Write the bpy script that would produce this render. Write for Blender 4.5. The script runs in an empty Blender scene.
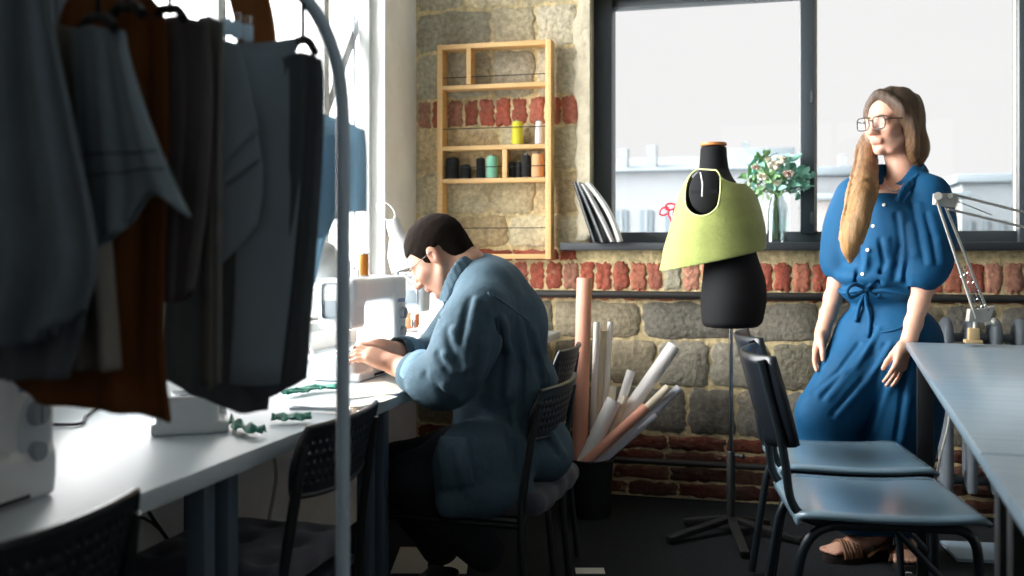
import bpy, bmesh, math, random
import numpy as np
from mathutils import Vector, Matrix, Quaternion

random.seed(7)
rng = np.random.default_rng(7)
C = bpy.context.scene.collection
SC = bpy.context.scene
PI = math.pi

# ------------------------------------------------------------------ camera
EYE, YAW, FPX, HORIZON = 1.107, math.radians(14.5), 995.56, 250.0
cam = bpy.data.cameras.new('camera')
cam.lens, cam.sensor_width = 35.0, 36.0
cam.shift_y = -(288.0 - HORIZON) / 1024.0
cam.clip_start, cam.clip_end = 0.05, 500
cam.dof.use_dof = True
cam.dof.focus_distance = 3.1
cam.dof.aperture_fstop = 3.2
camo = bpy.data.objects.new('camera', cam)
camo.location = (0, 0, EYE)
camo.rotation_euler = (PI / 2, 0, YAW)
C.objects.link(camo)
SC.camera = camo

# ------------------------------------------------------------------ exposure
SC.view_settings.view_transform = 'Standard'
SC.view_settings.look = 'None'
SC.view_settings.gamma = 1.0
SC.view_settings.use_curve_mapping = False
SC.view_settings.exposure = 0.0
SC.cycles.max_bounces = 10
SC.cycles.diffuse_bounces = 5
SC.cycles.transparent_max_bounces = 16
SC.cycles.use_denoising = True
SC.cycles.caustics_reflective = False
SC.cycles.caustics_refractive = False

# ------------------------------------------------------------------ sky: bright haze, brightest to the left where the sun stands behind it
SKY_BACK, SKY_SIDE, SKY_SUN = 1.06, 5.5, 33.0
world = bpy.data.worlds.new('sky'); SC.world = world
world.use_nodes = True
wn = world.node_tree; wn.nodes.clear()
def wnode(t, **kw):
    n = wn.nodes.new(t)
    for k, v in kw.items(): setattr(n, k, v)
    return n
tc = wnode('ShaderNodeTexCoord'); sx = wnode('ShaderNodeSeparateXYZ')
wn.links.new(tc.outputs['Generated'], sx.inputs[0])
def wrange(src, a, b, c, d):
    m = wnode('ShaderNodeMapRange', interpolation_type='SMOOTHSTEP')
    for i, v in zip((1, 2, 3, 4), (a, b, c, d)): m.inputs[i].default_value = v
    wn.links.new(src, m.inputs[0]); return m.outputs[0]
a1 = wrange(sx.outputs['X'], -0.25, -0.42, SKY_BACK, SKY_SIDE)
a2 = wrange(sx.outputs['X'], -0.42, -0.95, 0.0, SKY_SUN - SKY_SIDE)
yb = wrange(sx.outputs['Y'], 0.35, -0.35, 0.8, 1.35)
ym = wnode('ShaderNodeMath', operation='MULTIPLY'); wn.links.new(a2, ym.inputs[0]); wn.links.new(yb, ym.inputs[1]); a2 = ym.outputs[0]
ad = wnode('ShaderNodeMath', operation='ADD'); wn.links.new(a1, ad.inputs[0]); wn.links.new(a2, ad.inputs[1])
gr = wrange(sx.outputs['Z'], -0.10, 0.02, 0.35, 1.0)
mu = wnode('ShaderNodeMath', operation='MULTIPLY'); wn.links.new(ad.outputs[0], mu.inputs[0]); wn.links.new(gr, mu.inputs[1])
bg = wnode('ShaderNodeBackground'); bg.inputs[0].default_value = (1.0, 0.998, 0.995, 1)
wn.links.new(mu.outputs[0], bg.inputs[1])
wo = wnode('ShaderNodeOutputWorld'); wn.links.new(bg.outputs[0], wo.inputs[0])

def portal(name, loc, rot, sx_, sy_):
    l = bpy.data.lights.new(name, 'AREA'); l.shape = 'RECTANGLE'; l.size, l.size_y = sx_, sy_
    l.cycles.is_portal = True
    o = bpy.data.objects.new(name, l); o.location = loc; o.rotation_euler = rot; C.objects.link(o)
portal('daylight_opening_left', (-1.76, 3.04, 1.78), (0, -PI / 2, 0), 1.94, 2.08)
portal('fill_window_portal', (0.7, -2.46, 1.85), (PI / 2, 0, 0), 2.6, 1.5)  # sampling portal at the added fill window
portal('daylight_opening_back', (0.13, 4.66, 1.70), (-PI / 2, 0, 0), 1.88, 1.14)

# ------------------------------------------------------------------ pixel -> point helpers (a known depth, wall or height gives the point)
CT, ST = math.cos(YAW), math.sin(YAW)
def at(px, py, z):
    xc = (px - 512) / FPX * z
    return Vector((xc * CT - z * ST, xc * ST + z * CT, EYE - (py - HORIZON) / FPX * z))
def on_y(px, py, Y):
    k = (px - 512) / FPX
    return at(px, py, Y / (k * ST + CT))
def on_x(px, py, X):
    k = (px - 512) / FPX
    return at(px, py, X / (k * CT - ST))
def on_h(px, py, h):
    return at(px, py, (EYE - h) * FPX / (py - HORIZON))
def px_of(p):
    xc = p[0] * CT + p[1] * ST; z = -p[0] * ST + p[1] * CT
    return 512 + FPX * xc / z, HORIZON + FPX * (EYE - p[2]) / z, z
CAMR = Vector((CT, ST, 0)); CAMF = Vector((-ST, CT, 0)); UP = Vector((0, 0, 1))

# ------------------------------------------------------------------ materials
def lin(c):
    if isinstance(c, str):
        c = [int(c[i:i + 2], 16) / 255 for i in (0, 2, 4)]
    return tuple((v / 12.92 if v <= 0.04045 else ((v + 0.055) / 1.055) ** 2.4) for v in c[:3]) + (1.0,)
MATS = {}
def mat(name, col, rough=0.6, metal=0.0, var=0.0, vscale=8.0, bump=0.0, bscale=40.0, attr=False, spec=0.5, weave=0.0,
        wscale=900.0, stretch=(1, 1, 1), coat=0.0, sheen=0.0, trans=0.0, sss=0.0, soot=None, chips=None):
    if name in MATS: return MATS[name]
    m = bpy.data.materials.new(name); m.use_nodes = True
    nt = m.node_tree; b = nt.nodes['Principled BSDF']
    N = nt.nodes.new; L = nt.links.new
    base = None
    if attr:
        a = N('ShaderNodeAttribute'); a.attribute_name = 'Col'; base = a.outputs['Color']
    else:
        b.inputs['Base Color'].default_value = lin(col)
    b.inputs['Roughness'].default_value = rough
    b.inputs['Metallic'].default_value = metal
    b.inputs['Specular IOR Level'].default_value = spec
    if coat: b.inputs['Coat Weight'].default_value = coat; b.inputs['Coat Roughness'].default_value = 0.15
    if sheen: b.inputs['Sheen Weight'].default_value = sheen
    if trans: b.inputs['Transmission Weight'].default_value = trans
    if sss:
        b.inputs['Subsurface Weight'].default_value = sss
        b.inputs['Subsurface Radius'].default_value = (0.012, 0.004, 0.002); b.inputs['Subsurface Scale'].default_value = 0.6
    t = N('ShaderNodeTexCoord')
    mp = N('ShaderNodeMapping'); mp.inputs['Scale'].default_value = stretch; L(t.outputs['Object'], mp.inputs['Vector'])
    if var:
        n = N('ShaderNodeTexNoise'); n.inputs['Scale'].default_value = vscale; n.inputs['Detail'].default_value = 6
        n.inputs['Roughness'].default_value = 0.62
        L(mp.outputs[0], n.inputs['Vector'])
        r = N('ShaderNodeMapRange'); r.inputs[1].default_value = 0.25; r.inputs[2].default_value = 0.75
        r.inputs[3].default_value = 1 - var; r.inputs[4].default_value = 1 + var; L(n.outputs['Fac'], r.inputs[0])
        mx = N('ShaderNodeVectorMath'); mx.operation = 'SCALE'
        if base is not None: L(base, mx.inputs[0])
        else: mx.inputs[0].default_value = lin(col)[:3]
        L(r.outputs[0], mx.inputs['Scale']); base = mx.outputs[0]
    if base is None and (soot or chips):
        rgb = N('ShaderNodeRGB'); rgb.outputs[0].default_value = lin(col); base = rgb.outputs[0]
    for spec_ in (soot, chips):                      # (scale, from, to, colour, amount): stains and chipped patches
        if not spec_: continue
        sc_, lo_, hi_, c_, am_ = spec_
        n = N('ShaderNodeTexNoise'); n.inputs['Scale'].default_value = sc_; n.inputs['Detail'].default_value = 7; n.inputs['Roughness'].default_value = .65
        L(t.outputs['Object'], n.inputs['Vector'])
        r = N('ShaderNodeMapRange'); r.inputs[1].default_value = lo_; r.inputs[2].default_value = hi_; r.inputs[3].default_value = 0; r.inputs[4].default_value = am_
        L(n.outputs['Fac'], r.inputs[0])
        mx = N('ShaderNodeMix'); mx.data_type = 'RGBA'
        L(r.outputs[0], mx.inputs['Factor']); L(base, mx.inputs['A']); mx.inputs['B'].default_value = lin(c_); base = mx.outputs['Result']
    if base is not None: L(base, b.inputs['Base Color'])
    h = None
    if bump:
        n2 = N('ShaderNodeTexNoise'); n2.inputs['Scale'].default_value = bscale; n2.inputs['Detail'].default_value = 8
        L(mp.outputs[0], n2.inputs['Vector'])
        bp = N('ShaderNodeBump'); bp.inputs['Strength'].default_value = bump; bp.inputs['Distance'].default_value = 0.01
        L(n2.outputs['Fac'], bp.inputs['Height']); h = bp.outputs[0]
    if weave:
        w = N('ShaderNodeTexWave'); w.inputs['Scale'].default_value = wscale / 20; w.inputs['Distortion'].default_value = 1.5
        w.bands_direction = 'DIAGONAL'; L(t.outputs['Object'], w.inputs['Vector'])
        bp2 = N('ShaderNodeBump'); bp2.inputs['Strength'].default_value = weave; bp2.inputs['Distance'].default_value = 0.002
        L(w.outputs['Fac'], bp2.inputs['Height'])
        if h is not None: L(h, bp2.inputs['Normal'])
        h = bp2.outputs[0]
    if h is not None: L(h, b.inputs['Normal'])
    MATS[name] = m
    return m
def glass(name, tint='ffffff', refl=0.08, rough=0.0, edge=0.5):
    m = bpy.data.materials.new(name); m.use_nodes = True
    nt = m.node_tree; nt.nodes.clear(); N = nt.nodes.new; L = nt.links.new
    tr = N('ShaderNodeBsdfTransparent'); tr.inputs[0].default_value = lin(tint)
    gl = N('ShaderNodeBsdfGlossy'); gl.inputs['Roughness'].default_value = rough
    fr = N('ShaderNodeLayerWeight'); fr.inputs[0].default_value = 0.12
    mr = N('ShaderNodeMath'); mr.operation = 'MULTIPLY_ADD'; mr.inputs[1].default_value = edge; mr.inputs[2].default_value = refl
    L(fr.outputs['Facing'], mr.inputs[0])
    cl = N('ShaderNodeClamp'); L(mr.outputs[0], cl.inputs[0])
    mx = N('ShaderNodeMixShader'); L(cl.outputs[0], mx.inputs[0]); L(tr.outputs[0], mx.inputs[1]); L(gl.outputs[0], mx.inputs[2])
    o = N('ShaderNodeOutputMaterial'); L(mx.outputs[0], o.inputs[0])
    return m
def sheer(name, col, amount=0.5):
    """thin translucent cloth or paper: diffuse + light passing through"""
    m = bpy.data.materials.new(name); m.use_nodes = True
    nt = m.node_tree; nt.nodes.clear(); N = nt.nodes.new; L = nt.links.new
    d = N('ShaderNodeBsdfDiffuse'); d.inputs[0].default_value = lin(col)
    t = N('ShaderNodeBsdfTranslucent'); t.inputs[0].default_value = lin(col)
    mx = N('ShaderNodeMixShader'); mx.inputs[0].default_value = amount
    L(d.outputs[0], mx.inputs[1]); L(t.outputs[0], mx.inputs[2])
    o = N('ShaderNodeOutputMaterial'); L(mx.outputs[0], o.inputs[0])
    return m

# ------------------------------------------------------------------ things, parts
def tag(o, label=None, cat=None, group=None, kind=None):
    if label: o['label'] = label
    if cat: o['category'] = cat
    if group: o['group'] = group
    if kind: o['kind'] = kind
    return o
def thing(name, label, cat, loc=(0, 0, 0), rz=0.0, group=None):
    o = bpy.data.objects.new(name, None); C.objects.link(o)
    o.empty_display_size = 0.05
    o.location = loc; o.rotation_euler = (0, 0, rz)
    return tag(o, label, cat, group)
def structure(name, loc=(0, 0, 0)):
    o = bpy.data.objects.new(name, None); C.objects.link(o); o.location = loc
    o['kind'] = 'structure'
    return o
def world_matrix(o):
    m = Matrix.LocRotScale(o.location, o.rotation_euler.to_quaternion(), o.scale)
    return m if o.parent is None else world_matrix(o.parent) @ m
def link_mesh(name, me, m, parent=None, world=False, smooth=None):
    o = bpy.data.objects.new(name, me); C.objects.link(o)
    ms = m if isinstance(m, (list, tuple)) else [m]
    for x in ms: me.materials.append(x)
    if parent is not None:
        o.parent = parent
        if world: me.transform(world_matrix(parent).inverted())
    if smooth is not None:
        me.polygons.foreach_set('use_smooth', [True] * len(me.polygons))
        if smooth < 180:
            me.set_sharp_from_angle(angle=math.radians(smooth))
    return o
def copy_tree(o, parent=None):
    c = o.copy(); C.objects.link(c)
    if parent is not None: c.parent = parent
    for ch in list(o.children): copy_tree(ch, c)
    return c
def origin_to(o, p):
    """put a parentless mesh object's origin at p without moving it"""
    p = Vector(p); o.data.transform(Matrix.Translation(-p)); o.location = p
    return o

def catmull(pts, n):
    pts = [Vector(p) for p in pts]
    if len(pts) < 3:
        return [pts[0].lerp(pts[-1], i / n) for i in range(n + 1)]
    out = []
    P = [2 * pts[0] - pts[1]] + pts + [2 * pts[-1] - pts[-2]]
    segs = len(pts) - 1
    for i in range(n + 1):
        t = i / n * segs; k = min(int(t), segs - 1); f = t - k
        a, b, c, d = P[k], P[k + 1], P[k + 2], P[k + 3]
        out.append(0.5 * ((2 * b) + (c - a) * f + (2 * a - 5 * b + 4 * c - d) * f * f + (3 * b - a - 3 * c + d) * f ** 3))
    return out
def bend(pts, r=0.04, n=5):
    """polyline with its corners rounded"""
    pts = [Vector(p) for p in pts]; out = [pts[0]]
    for i in range(1, len(pts) - 1):
        a, b, c = pts[i - 1], pts[i], pts[i + 1]
        da, dc = (a - b), (c - b)
        ra = min(r, da.length * .49); rc = min(r, dc.length * .49)
        p, q = b + da.normalized() * ra, b + dc.normalized() * rc
        for k in range(n + 1):
            t = k / n
            out.append((1 - t) ** 2 * p + 2 * t * (1 - t) * b + t * t * q)
    out.append(pts[-1])
    return out

class MB:
    """collects shapes, builds ONE mesh object"""
    def __init__(s): s.b = bmesh.new()
    def _tf(s, vs, M):
        if M is not None: bmesh.ops.transform(s.b, matrix=M, verts=vs)
    def box(s, c, size, bev=0.0, M=None, seg=2):
        r = bmesh.ops.create_cube(s.b, size=1.0); vs = r['verts']
        for v in vs: v.co = Vector((v.co.x * size[0], v.co.y * size[1], v.co.z * size[2]))
        if bev > 0:
            es = list({e for v in vs for e in v.link_edges})
            rb = bmesh.ops.bevel(s.b, geom=es, offset=bev, segments=seg, profile=0.5, affect='EDGES')
            vs = list({v for f in rb['faces'] for v in f.verts} | {v for v in vs if v.is_valid})
            allv = set(vs); stack = list(vs)
            while stack:
                v = stack.pop()
                for e in v.link_edges:
                    o = e.other_vert(v)
                    if o not in allv: allv.add(o); stack.append(o)
            vs = list(allv)
        T = Matrix.Translation(Vector(c))
        s._tf(vs, T if M is None else M @ T)
        return s
    def span(s, lo, hi, bev=0.0, M=None):
        lo, hi = Vector(lo), Vector(hi)
        return s.box((lo + hi) / 2, [abs(hi[i] - lo[i]) for i in range(3)], bev, M)
    def bar(s, a, b, w, d, bev=0.0, side=None):
        """a straight rectangular bar from a to b"""
        a, b = Vector(a), Vector(b); z = (b - a); L = z.length; z.normalize()
        ref = Vector(side) if side is not None else (Vector((0, 0, 1)) if abs(z.z) < .9 else Vector((1, 0, 0)))
        y = z.cross(ref).normalized(); x = y.cross(z).normalized()
        M = Matrix((x, y, z)).transposed().to_4x4(); M.translation = (a + b) / 2
        return s.box((0, 0, 0), (w, d, L), bev, M)
    def tube(s, pts, r, n=10, cap=True, closed=False, flat=1.0):
        pts = [Vector(p) for p in pts]
        rad = r if isinstance(r, (list, tuple)) else [r] * len(pts)
        rings = []; prev = None
        m = len(pts)
        for i, p in enumerate(pts):
            if closed: t = pts[(i + 1) % m] - pts[i - 1]
            else: t = pts[min(i + 1, m - 1)] - pts[max(i - 1, 0)]
            if t.length < 1e-9: t = Vector((0, 0, 1))
            t.normalize()
            if prev is None:
                ref = Vector((0, 0, 1)) if abs(t.z) < .9 else Vector((1, 0, 0))
                u = t.cross(ref).normalized()
            else:
                u = (prev - t * prev.dot(t))
                u = u.normalized() if u.length > 1e-6 else t.orthogonal().normalized()
            prev = u; w = t.cross(u)
            rings.append([s.b.verts.new(p + (u * math.cos(2 * PI * k / n) + w * flat * math.sin(2 * PI * k / n)) * rad[i]) for k in range(n)])
        lim = m if closed else m - 1
        for i in range(lim):
            A, B = rings[i], rings[(i + 1) % m]
            for k in range(n):
                s.b.faces.new((A[k], A[(k + 1) % n], B[(k + 1) % n], B[k]))
        if cap and not closed:
            s.b.faces.new(list(reversed(rings[0]))); s.b.faces.new(rings[-1])
        return s
    def lathe(s, prof, n=24, c=(0, 0, 0), M=None, sy=1.0, cap=True):
        rings = []; vs = []
        for r, z in prof:
            rr = max(r, 1e-4)
            ring = [s.b.verts.new((rr * math.cos(2 * PI * k / n), rr * sy * math.sin(2 * PI * k / n), z)) for k in range(n)]
            rings.append(ring); vs += ring
        for A, B in zip(rings[:-1], rings[1:]):
            for k in range(n):
                s.b.faces.new((A[k], A[(k + 1) % n], B[(k + 1) % n], B[k]))
        if cap:
            s.b.faces.new(list(reversed(rings[0]))); s.b.faces.new(rings[-1])
        T = Matrix.Translation(Vector(c)); s._tf(vs, T if M is None else M @ T)
        return s
    def ball(s, c, r, M=None, n=12):
        v = bmesh.ops.create_uvsphere(s.b, u_segments=n, v_segments=max(6, n // 2 + 2), radius=1.0)['verts']
        r = (r, r, r) if not isinstance(r, (tuple, list)) else r
        for x in v: x.co = Vector((x.co.x * r[0], x.co.y * r[1], x.co.z * r[2]))
        T = Matrix.Translation(Vector(c)); s._tf(v, T if M is None else M @ T)
        return s
    def grid(s, P, closed_u=False):
        """P: rows of points -> quads"""
        V = [[s.b.verts.new(Vector(p)) for p in row] for row in P]
        for A, B in zip(V[:-1], V[1:]):
            m = len(A)
            for k in range(m if closed_u else m - 1):
                s.b.faces.new((A[k], A[(k + 1) % m], B[(k + 1) % m], B[k]))
        return V
    def face(s, pts):
        s.b.faces.new([s.b.verts.new(Vector(p)) for p in pts]); return s
    def prism(s, outline, a, b, axis='y'):
        """outline of 2D points extruded from a to b"""
        def put(p, t):
            return {'x': (t, p[0], p[1]), 'y': (p[0], t, p[1]), 'z': (p[0], p[1], t)}[axis]
        A = [s.b.verts.new(put(p, a)) for p in outline]; B = [s.b.verts.new(put(p, b)) for p in outline]
        n = len(A)
        s.b.faces.new(A); s.b.faces.new(list(reversed(B)))
        for k in range(n): s.b.faces.new((A[k], B[k], B[(k + 1) % n], A[(k + 1) % n]))
        return s
    def build(s, name, m, parent=None, world=False, smooth=40, M=None, recalc=True):
        if M is not None: s.b.transform(M)
        if recalc: bmesh.ops.recalc_face_normals(s.b, faces=s.b.faces)
        me = bpy.data.meshes.new(name); s.b.to_mesh(me); s.b.free()
        return link_mesh(name, me, m, parent, world, smooth)
def solidify(o, t, offset=0.0):
    md = o.modifiers.new('thickness', 'SOLIDIFY'); md.thickness = t; md.offset = offset; return o
def subsurf(o, n=1):
    md = o.modifiers.new('smooth', 'SUBSURF'); md.levels = n; md.render_levels = n; return o

# ------------------------------------------------------------------ signed-distance modelling for organic shapes
class SDF:
    def __init__(s, lo, hi, vox):
        s.vox = vox; s.lo = np.array(lo, np.float32)
        n = np.ceil((np.array(hi) - s.lo) / vox).astype(int) + 1
        s.D = np.full(n, 0.2, np.float32)
        s.ax = [s.lo[i] + vox * np.arange(n[i], dtype=np.float32) for i in range(3)]
    def _blk(s, lo, hi, pad):
        sl = []
        for i in range(3):
            a = int(np.floor((lo[i] - pad - s.lo[i]) / s.vox)); b = int(np.ceil((hi[i] + pad - s.lo[i]) / s.vox)) + 1
            a = max(a, 0); b = min(b, s.D.shape[i])
            if b <= a: return None, None
            sl.append(slice(a, b))
        g = np.meshgrid(*[s.ax[i][sl[i]] for i in range(3)], indexing='ij', sparse=True)
        return tuple(sl), g
    def _mix(s, sl, d, k, sub):
        D = s.D[sl]
        if sub: d = -d
        k = max(k, 1e-5)
        if sub:
            h = np.maximum(k - np.abs(D - d), 0) / k
            s.D[sl] = np.maximum(D, d) + h * h * k * .25
        else:
            h = np.maximum(k - np.abs(D - d), 0) / k
            s.D[sl] = np.minimum(D, d) - h * h * k * .25
    def cap(s, a, b, ra, rb=None, k=0.012, sub=False):
        rb = ra if rb is None else rb
        a = np.array(a, np.float32); b = np.array(b, np.float32); r = max(ra, rb)
        sl, g = s._blk(np.minimum(a, b) - r, np.maximum(a, b) + r, k + 4 * s.vox)
        if sl is None: return s
        ab = b - a; L2 = max(float(ab @ ab), 1e-9)
        t = np.clip(((g[0] - a[0]) * ab[0] + (g[1] - a[1]) * ab[1] + (g[2] - a[2]) * ab[2]) / L2, 0, 1)
        d = np.sqrt((g[0] - a[0] - t * ab[0]) ** 2 + (g[1] - a[1] - t * ab[1]) ** 2 + (g[2] - a[2] - t * ab[2]) ** 2) - (ra + (rb - ra) * t)
        s._mix(sl, d, k, sub); return s
    def chain(s, pts, rad, k=0.012, n=None, sub=False):
        if n: 
            q = catmull(pts, n); rr = np.interp(np.linspace(0, 1, n + 1), np.linspace(0, 1, len(rad)), rad); pts, rad = q, rr
        for i in range(len(pts) - 1): s.cap(pts[i], pts[i + 1], float(rad[i]), float(rad[i + 1]), k, sub)
        return s
    def ell(s, c, r, R=None, k=0.012, sub=False):
        c = np.array(c, np.float32); r = np.array(r if isinstance(r, (list, tuple)) else (r, r, r), np.float32); m = float(r.max())
        sl, g = s._blk(c - m, c + m, k + 4 * s.vox)
        if sl is None: return s
        q = [g[i] - c[i] for i in range(3)]
        if R is not None:
            q = [R[j][0] * q[0] + R[j][1] * q[1] + R[j][2] * q[2] for j in range(3)]
        k0 = np.sqrt((q[0] / r[0]) ** 2 + (q[1] / r[1]) ** 2 + (q[2] / r[2]) ** 2)
        k1 = np.sqrt((q[0] / r[0] ** 2) ** 2 + (q[1] / r[1] ** 2) ** 2 + (q[2] / r[2] ** 2) ** 2)
        d = k0 * (k0 - 1) / np.maximum(k1, 1e-6)
        s._mix(sl, d, k, sub); return s
    def box(s, c, half, r=0.01, R=None, k=0.005, sub=False):
        c = np.array(c, np.float32); m = float(np.linalg.norm(half))
        lo, hi = (c - m, c + m) if R is not None else (c - np.array(half), c + np.array(half))
        sl, g = s._blk(lo, hi, k + 4 * s.vox)
        if sl is None: return s
        q = [g[i] - c[i] for i in range(3)]
        if R is not None:
            q = [R[j][0] * q[0] + R[j][1] * q[1] + R[j][2] * q[2] for j in range(3)]
        q = [np.abs(q[i]) - (half[i] - r) for i in range(3)]
        d = np.sqrt(sum(np.maximum(x, 0) ** 2 for x in q)) + np.minimum(np.maximum(np.maximum(q[0], q[1]), q[2]), 0) - r
        s._mix(sl, d, k, sub); return s
    def cut(s, p, n, k=0.004):
        """remove everything on the side n points to"""
        g = np.meshgrid(*s.ax, indexing='ij', sparse=True); n = np.array(n, float); n /= np.linalg.norm(n)
        d = (g[0] - p[0]) * n[0] + (g[1] - p[1]) * n[1] + (g[2] - p[2]) * n[2]
        h = np.maximum(k - np.abs(s.D - d), 0) / k
        s.D = (np.maximum(s.D, d) + h * h * k * .25).astype(np.float32); return s
    def warp(s, fn):
        g = np.meshgrid(*s.ax, indexing='ij', sparse=True)
        s.D = (s.D + fn(*g)).astype(np.float32); return s
    def minus(s, other_fn, k=0.003):
        g = np.meshgrid(*s.ax, indexing='ij', sparse=True)
        s.D = np.maximum(s.D, -other_fn(*g)).astype(np.float32); return s
    def arrays(s):
        D = s.D; S = D < 0
        D = np.where(D == 0, 1e-6, D)
        nx, ny, nz = D.shape
        cnt = np.zeros((nx - 1, ny - 1, nz - 1), np.int8)
        for i in (0, 1):
            for j in (0, 1):
                for k in (0, 1): cnt += S[i:nx - 1 + i, j:ny - 1 + j, k:nz - 1 + k]
        mask = (cnt > 0) & (cnt < 8)
        idx = np.full(mask.shape, -1, np.int32); cells = np.argwhere(mask); idx[mask] = np.arange(len(cells))
        acc = np.zeros((len(cells), 3)); num = np.zeros(len(cells))
        crn = [(i, j, k) for i in (0, 1) for j in (0, 1) for k in (0, 1)]
        for a in crn:
            for ax in range(3):
                if a[ax]: continue
                b = list(a); b[ax] = 1
                da = D[cells[:, 0] + a[0], cells[:, 1] + a[1], cells[:, 2] + a[2]]
                db = D[cells[:, 0] + b[0], cells[:, 1] + b[1], cells[:, 2] + b[2]]
                cr = (da < 0) != (db < 0); t = np.where(cr, da / np.where(cr, da - db, 1), 0)
                p = np.tile(np.array(a, float), (len(cells), 1)); p[:, ax] += t
                acc[cr] += p[cr]; num += cr
        V = s.lo + s.vox * (cells + acc / num[:, None])
        F = []
        for ax in range(3):
            o = [(1, 2), (2, 0), (0, 1)][ax]
            lo_ = [slice(None)] * 3; hi_ = [slice(None)] * 3
            lo_[ax] = slice(0, -1); hi_[ax] = slice(1, None)
            A = S[tuple(lo_)]; B = S[tuple(hi_)]
            e = np.argwhere(A != B)
            ok = np.ones(len(e), bool)
            for q in o: ok &= (e[:, q] >= 1) & (e[:, q] < D.shape[q] - 1)
            e = e[ok]; sgn = A[e[:, 0], e[:, 1], e[:, 2]]
            quad = []
            for du, dv in ((-1, -1), (0, -1), (0, 0), (-1, 0)):
                c = e.copy(); c[:, o[0]] += du; c[:, o[1]] += dv
                quad.append(idx[c[:, 0], c[:, 1], c[:, 2]])
            q = np.stack(quad, 1); q[~sgn] = q[~sgn][:, ::-1]
            F.append(q)
        return V.astype(np.float32), np.concatenate(F)
    def build(s, name, m, parent=None, world=True, color=None, smooth_iter=0):
        V, F = s.arrays()
        me = bpy.data.meshes.new(name)
        me.vertices.add(len(V)); me.vertices.foreach_set('co', V.ravel())
        me.loops.add(F.size); me.loops.foreach_set('vertex_index', F.ravel().astype(np.int32))
        me.polygons.add(len(F)); me.polygons.foreach_set('loop_start', np.arange(0, F.size, 4, dtype=np.int32))
        me.update(calc_edges=True); me.validate()
        if color is not None:
            me.update()
            cols = np.ones((len(me.vertices), 4), np.float32)
            co = np.empty(len(me.vertices) * 3, np.float32); me.vertices.foreach_get('co', co)
            cols[:, :3] = color(co.reshape(-1, 3))
            at_ = me.color_attributes.new('Col', 'FLOAT_COLOR', 'POINT'); at_.data.foreach_set('color', cols.ravel())
        o = link_mesh(name, me, m, parent, world, 180)
        if smooth_iter:
            md = o.modifiers.new('relax', 'SMOOTH'); md.iterations = smooth_iter; md.factor = 0.5
        return o
def ripple(seed, freq, amp, aniso=(1, 1, 1), n=5):
    """smooth pseudo-random field made of a few waves"""
    r = np.random.default_rng(seed); W = []
    for i in range(n):
        d = r.normal(size=3); d /= np.linalg.norm(d); W.append((d * np.array(aniso) * freq * (0.7 + 0.9 * r.random()), r.random() * 6.28))
    def f(x, y, z):
        t = 0
        for w, p in W: t = t + np.sin(w[0] * x + w[1] * y + w[2] * z + p)
        return amp * t / n
    return f
def colorize(me_obj, fn):
    me = me_obj.data
    at_ = me.color_attributes.new('Col', 'FLOAT_COLOR', 'POINT')
    for i, v in enumerate(me.vertices): at_.data[i].color = fn(v.co)

def control_cloth(rows, nu=24, nv=30, folds=0.0, ffreq=5.0, phase=0.0, grow=(0.4, 1.0), seed=0, wob=0.004):
    """rows: control rows of points (top to bottom); refined with splines, folded along its depth"""
    R = [catmull(r, nu) for r in rows]
    cols = [catmull([R[i][k] for i in range(len(R))], nv) for k in range(nu + 1)]
    rp = ripple(seed + 11, 14, wob, (1, 1, .5))
    P = []
    for j in range(nv + 1):
        row = []
        for k in range(nu + 1):
            p = cols[k][j]; u = k / nu; v = j / nv
            a = folds * (grow[0] + (grow[1] - grow[0]) * v)
            d = a * (math.sin(u * ffreq * 2 * PI + phase + .8 * math.sin(v * 3 + phase)) + .45 * math.sin(u * ffreq * 4.1 * PI + 2 * phase + v))
            row.append(p + CAMF * (d + float(rp(p.x, p.y, p.z))))
        P.append(row)
    return P

EYEP = Vector((0, 0, EYE))
def sample(s, p):
    i = [int(round((p[k] - s.lo[k]) / s.vox)) for k in range(3)]
    if any(i[k] < 0 or i[k] >= s.D.shape[k] for k in range(3)): return .2
    return float(s.D[tuple(i)])
def normal_at(s, p, e=.008):
    g = Vector([sample(s, p + Vector([e if k == j else 0 for k in range(3)])) - sample(s, p - Vector([e if k == j else 0 for k in range(3)])) for j in range(3)])
    return g.normalized() if g.length > 1e-9 else -CAMF
def march(s, o, d, t0, t1, step=.002):
    t = t0; prev = None
    while t < t1:
        v = sample(s, o + d * t)
        if v < 0:
            if prev is not None and prev > 0: t -= step * (-v) / (prev - v + 1e-9)
            return o + d * t
        prev = v; t += step
    return None
def hit(s, px, py, zn, zf):
    d = at(px, py, 1.0) - EYEP
    return march(s, EYEP, d, zn, zf)
def ring_on(s, c, a1, a2, n, R=.4):
    """points where rays from outside towards c meet the surface"""
    out = []
    for k in range(n):
        d = a1 * math.cos(2 * PI * k / n) + a2 * math.sin(2 * PI * k / n)
        p = march(s, c + d * R, -d, 0, R)
        out.append(p if p is not None else c + d * .1)
    return out
def patch(s, name, corners, off, th, m, parent, zn, zf, nu=10, nv=8):
    """a flat patch of cloth sewn on a surface: corners tl, tr, br, bl in view"""
    tl, tr, br, bl = [Vector((c[0], c[1], 0)) for c in corners]
    P = []
    for j in range(nv + 1):
        row = []
        for i in range(nu + 1):
            q = tl.lerp(tr, i / nu).lerp(bl.lerp(br, i / nu), j / nv)
            p = hit(s, q.x, q.y, zn, zf)
            if p is None: p = P[-1][i] if P else at(q.x, q.y, (zn + zf) / 2)
            row.append(p + normal_at(s, p) * off)
        P.append(row)
    b = MB(); b.grid(P); o = b.build(name, m, parent, True, smooth=180); solidify(o, th); return o

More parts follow.
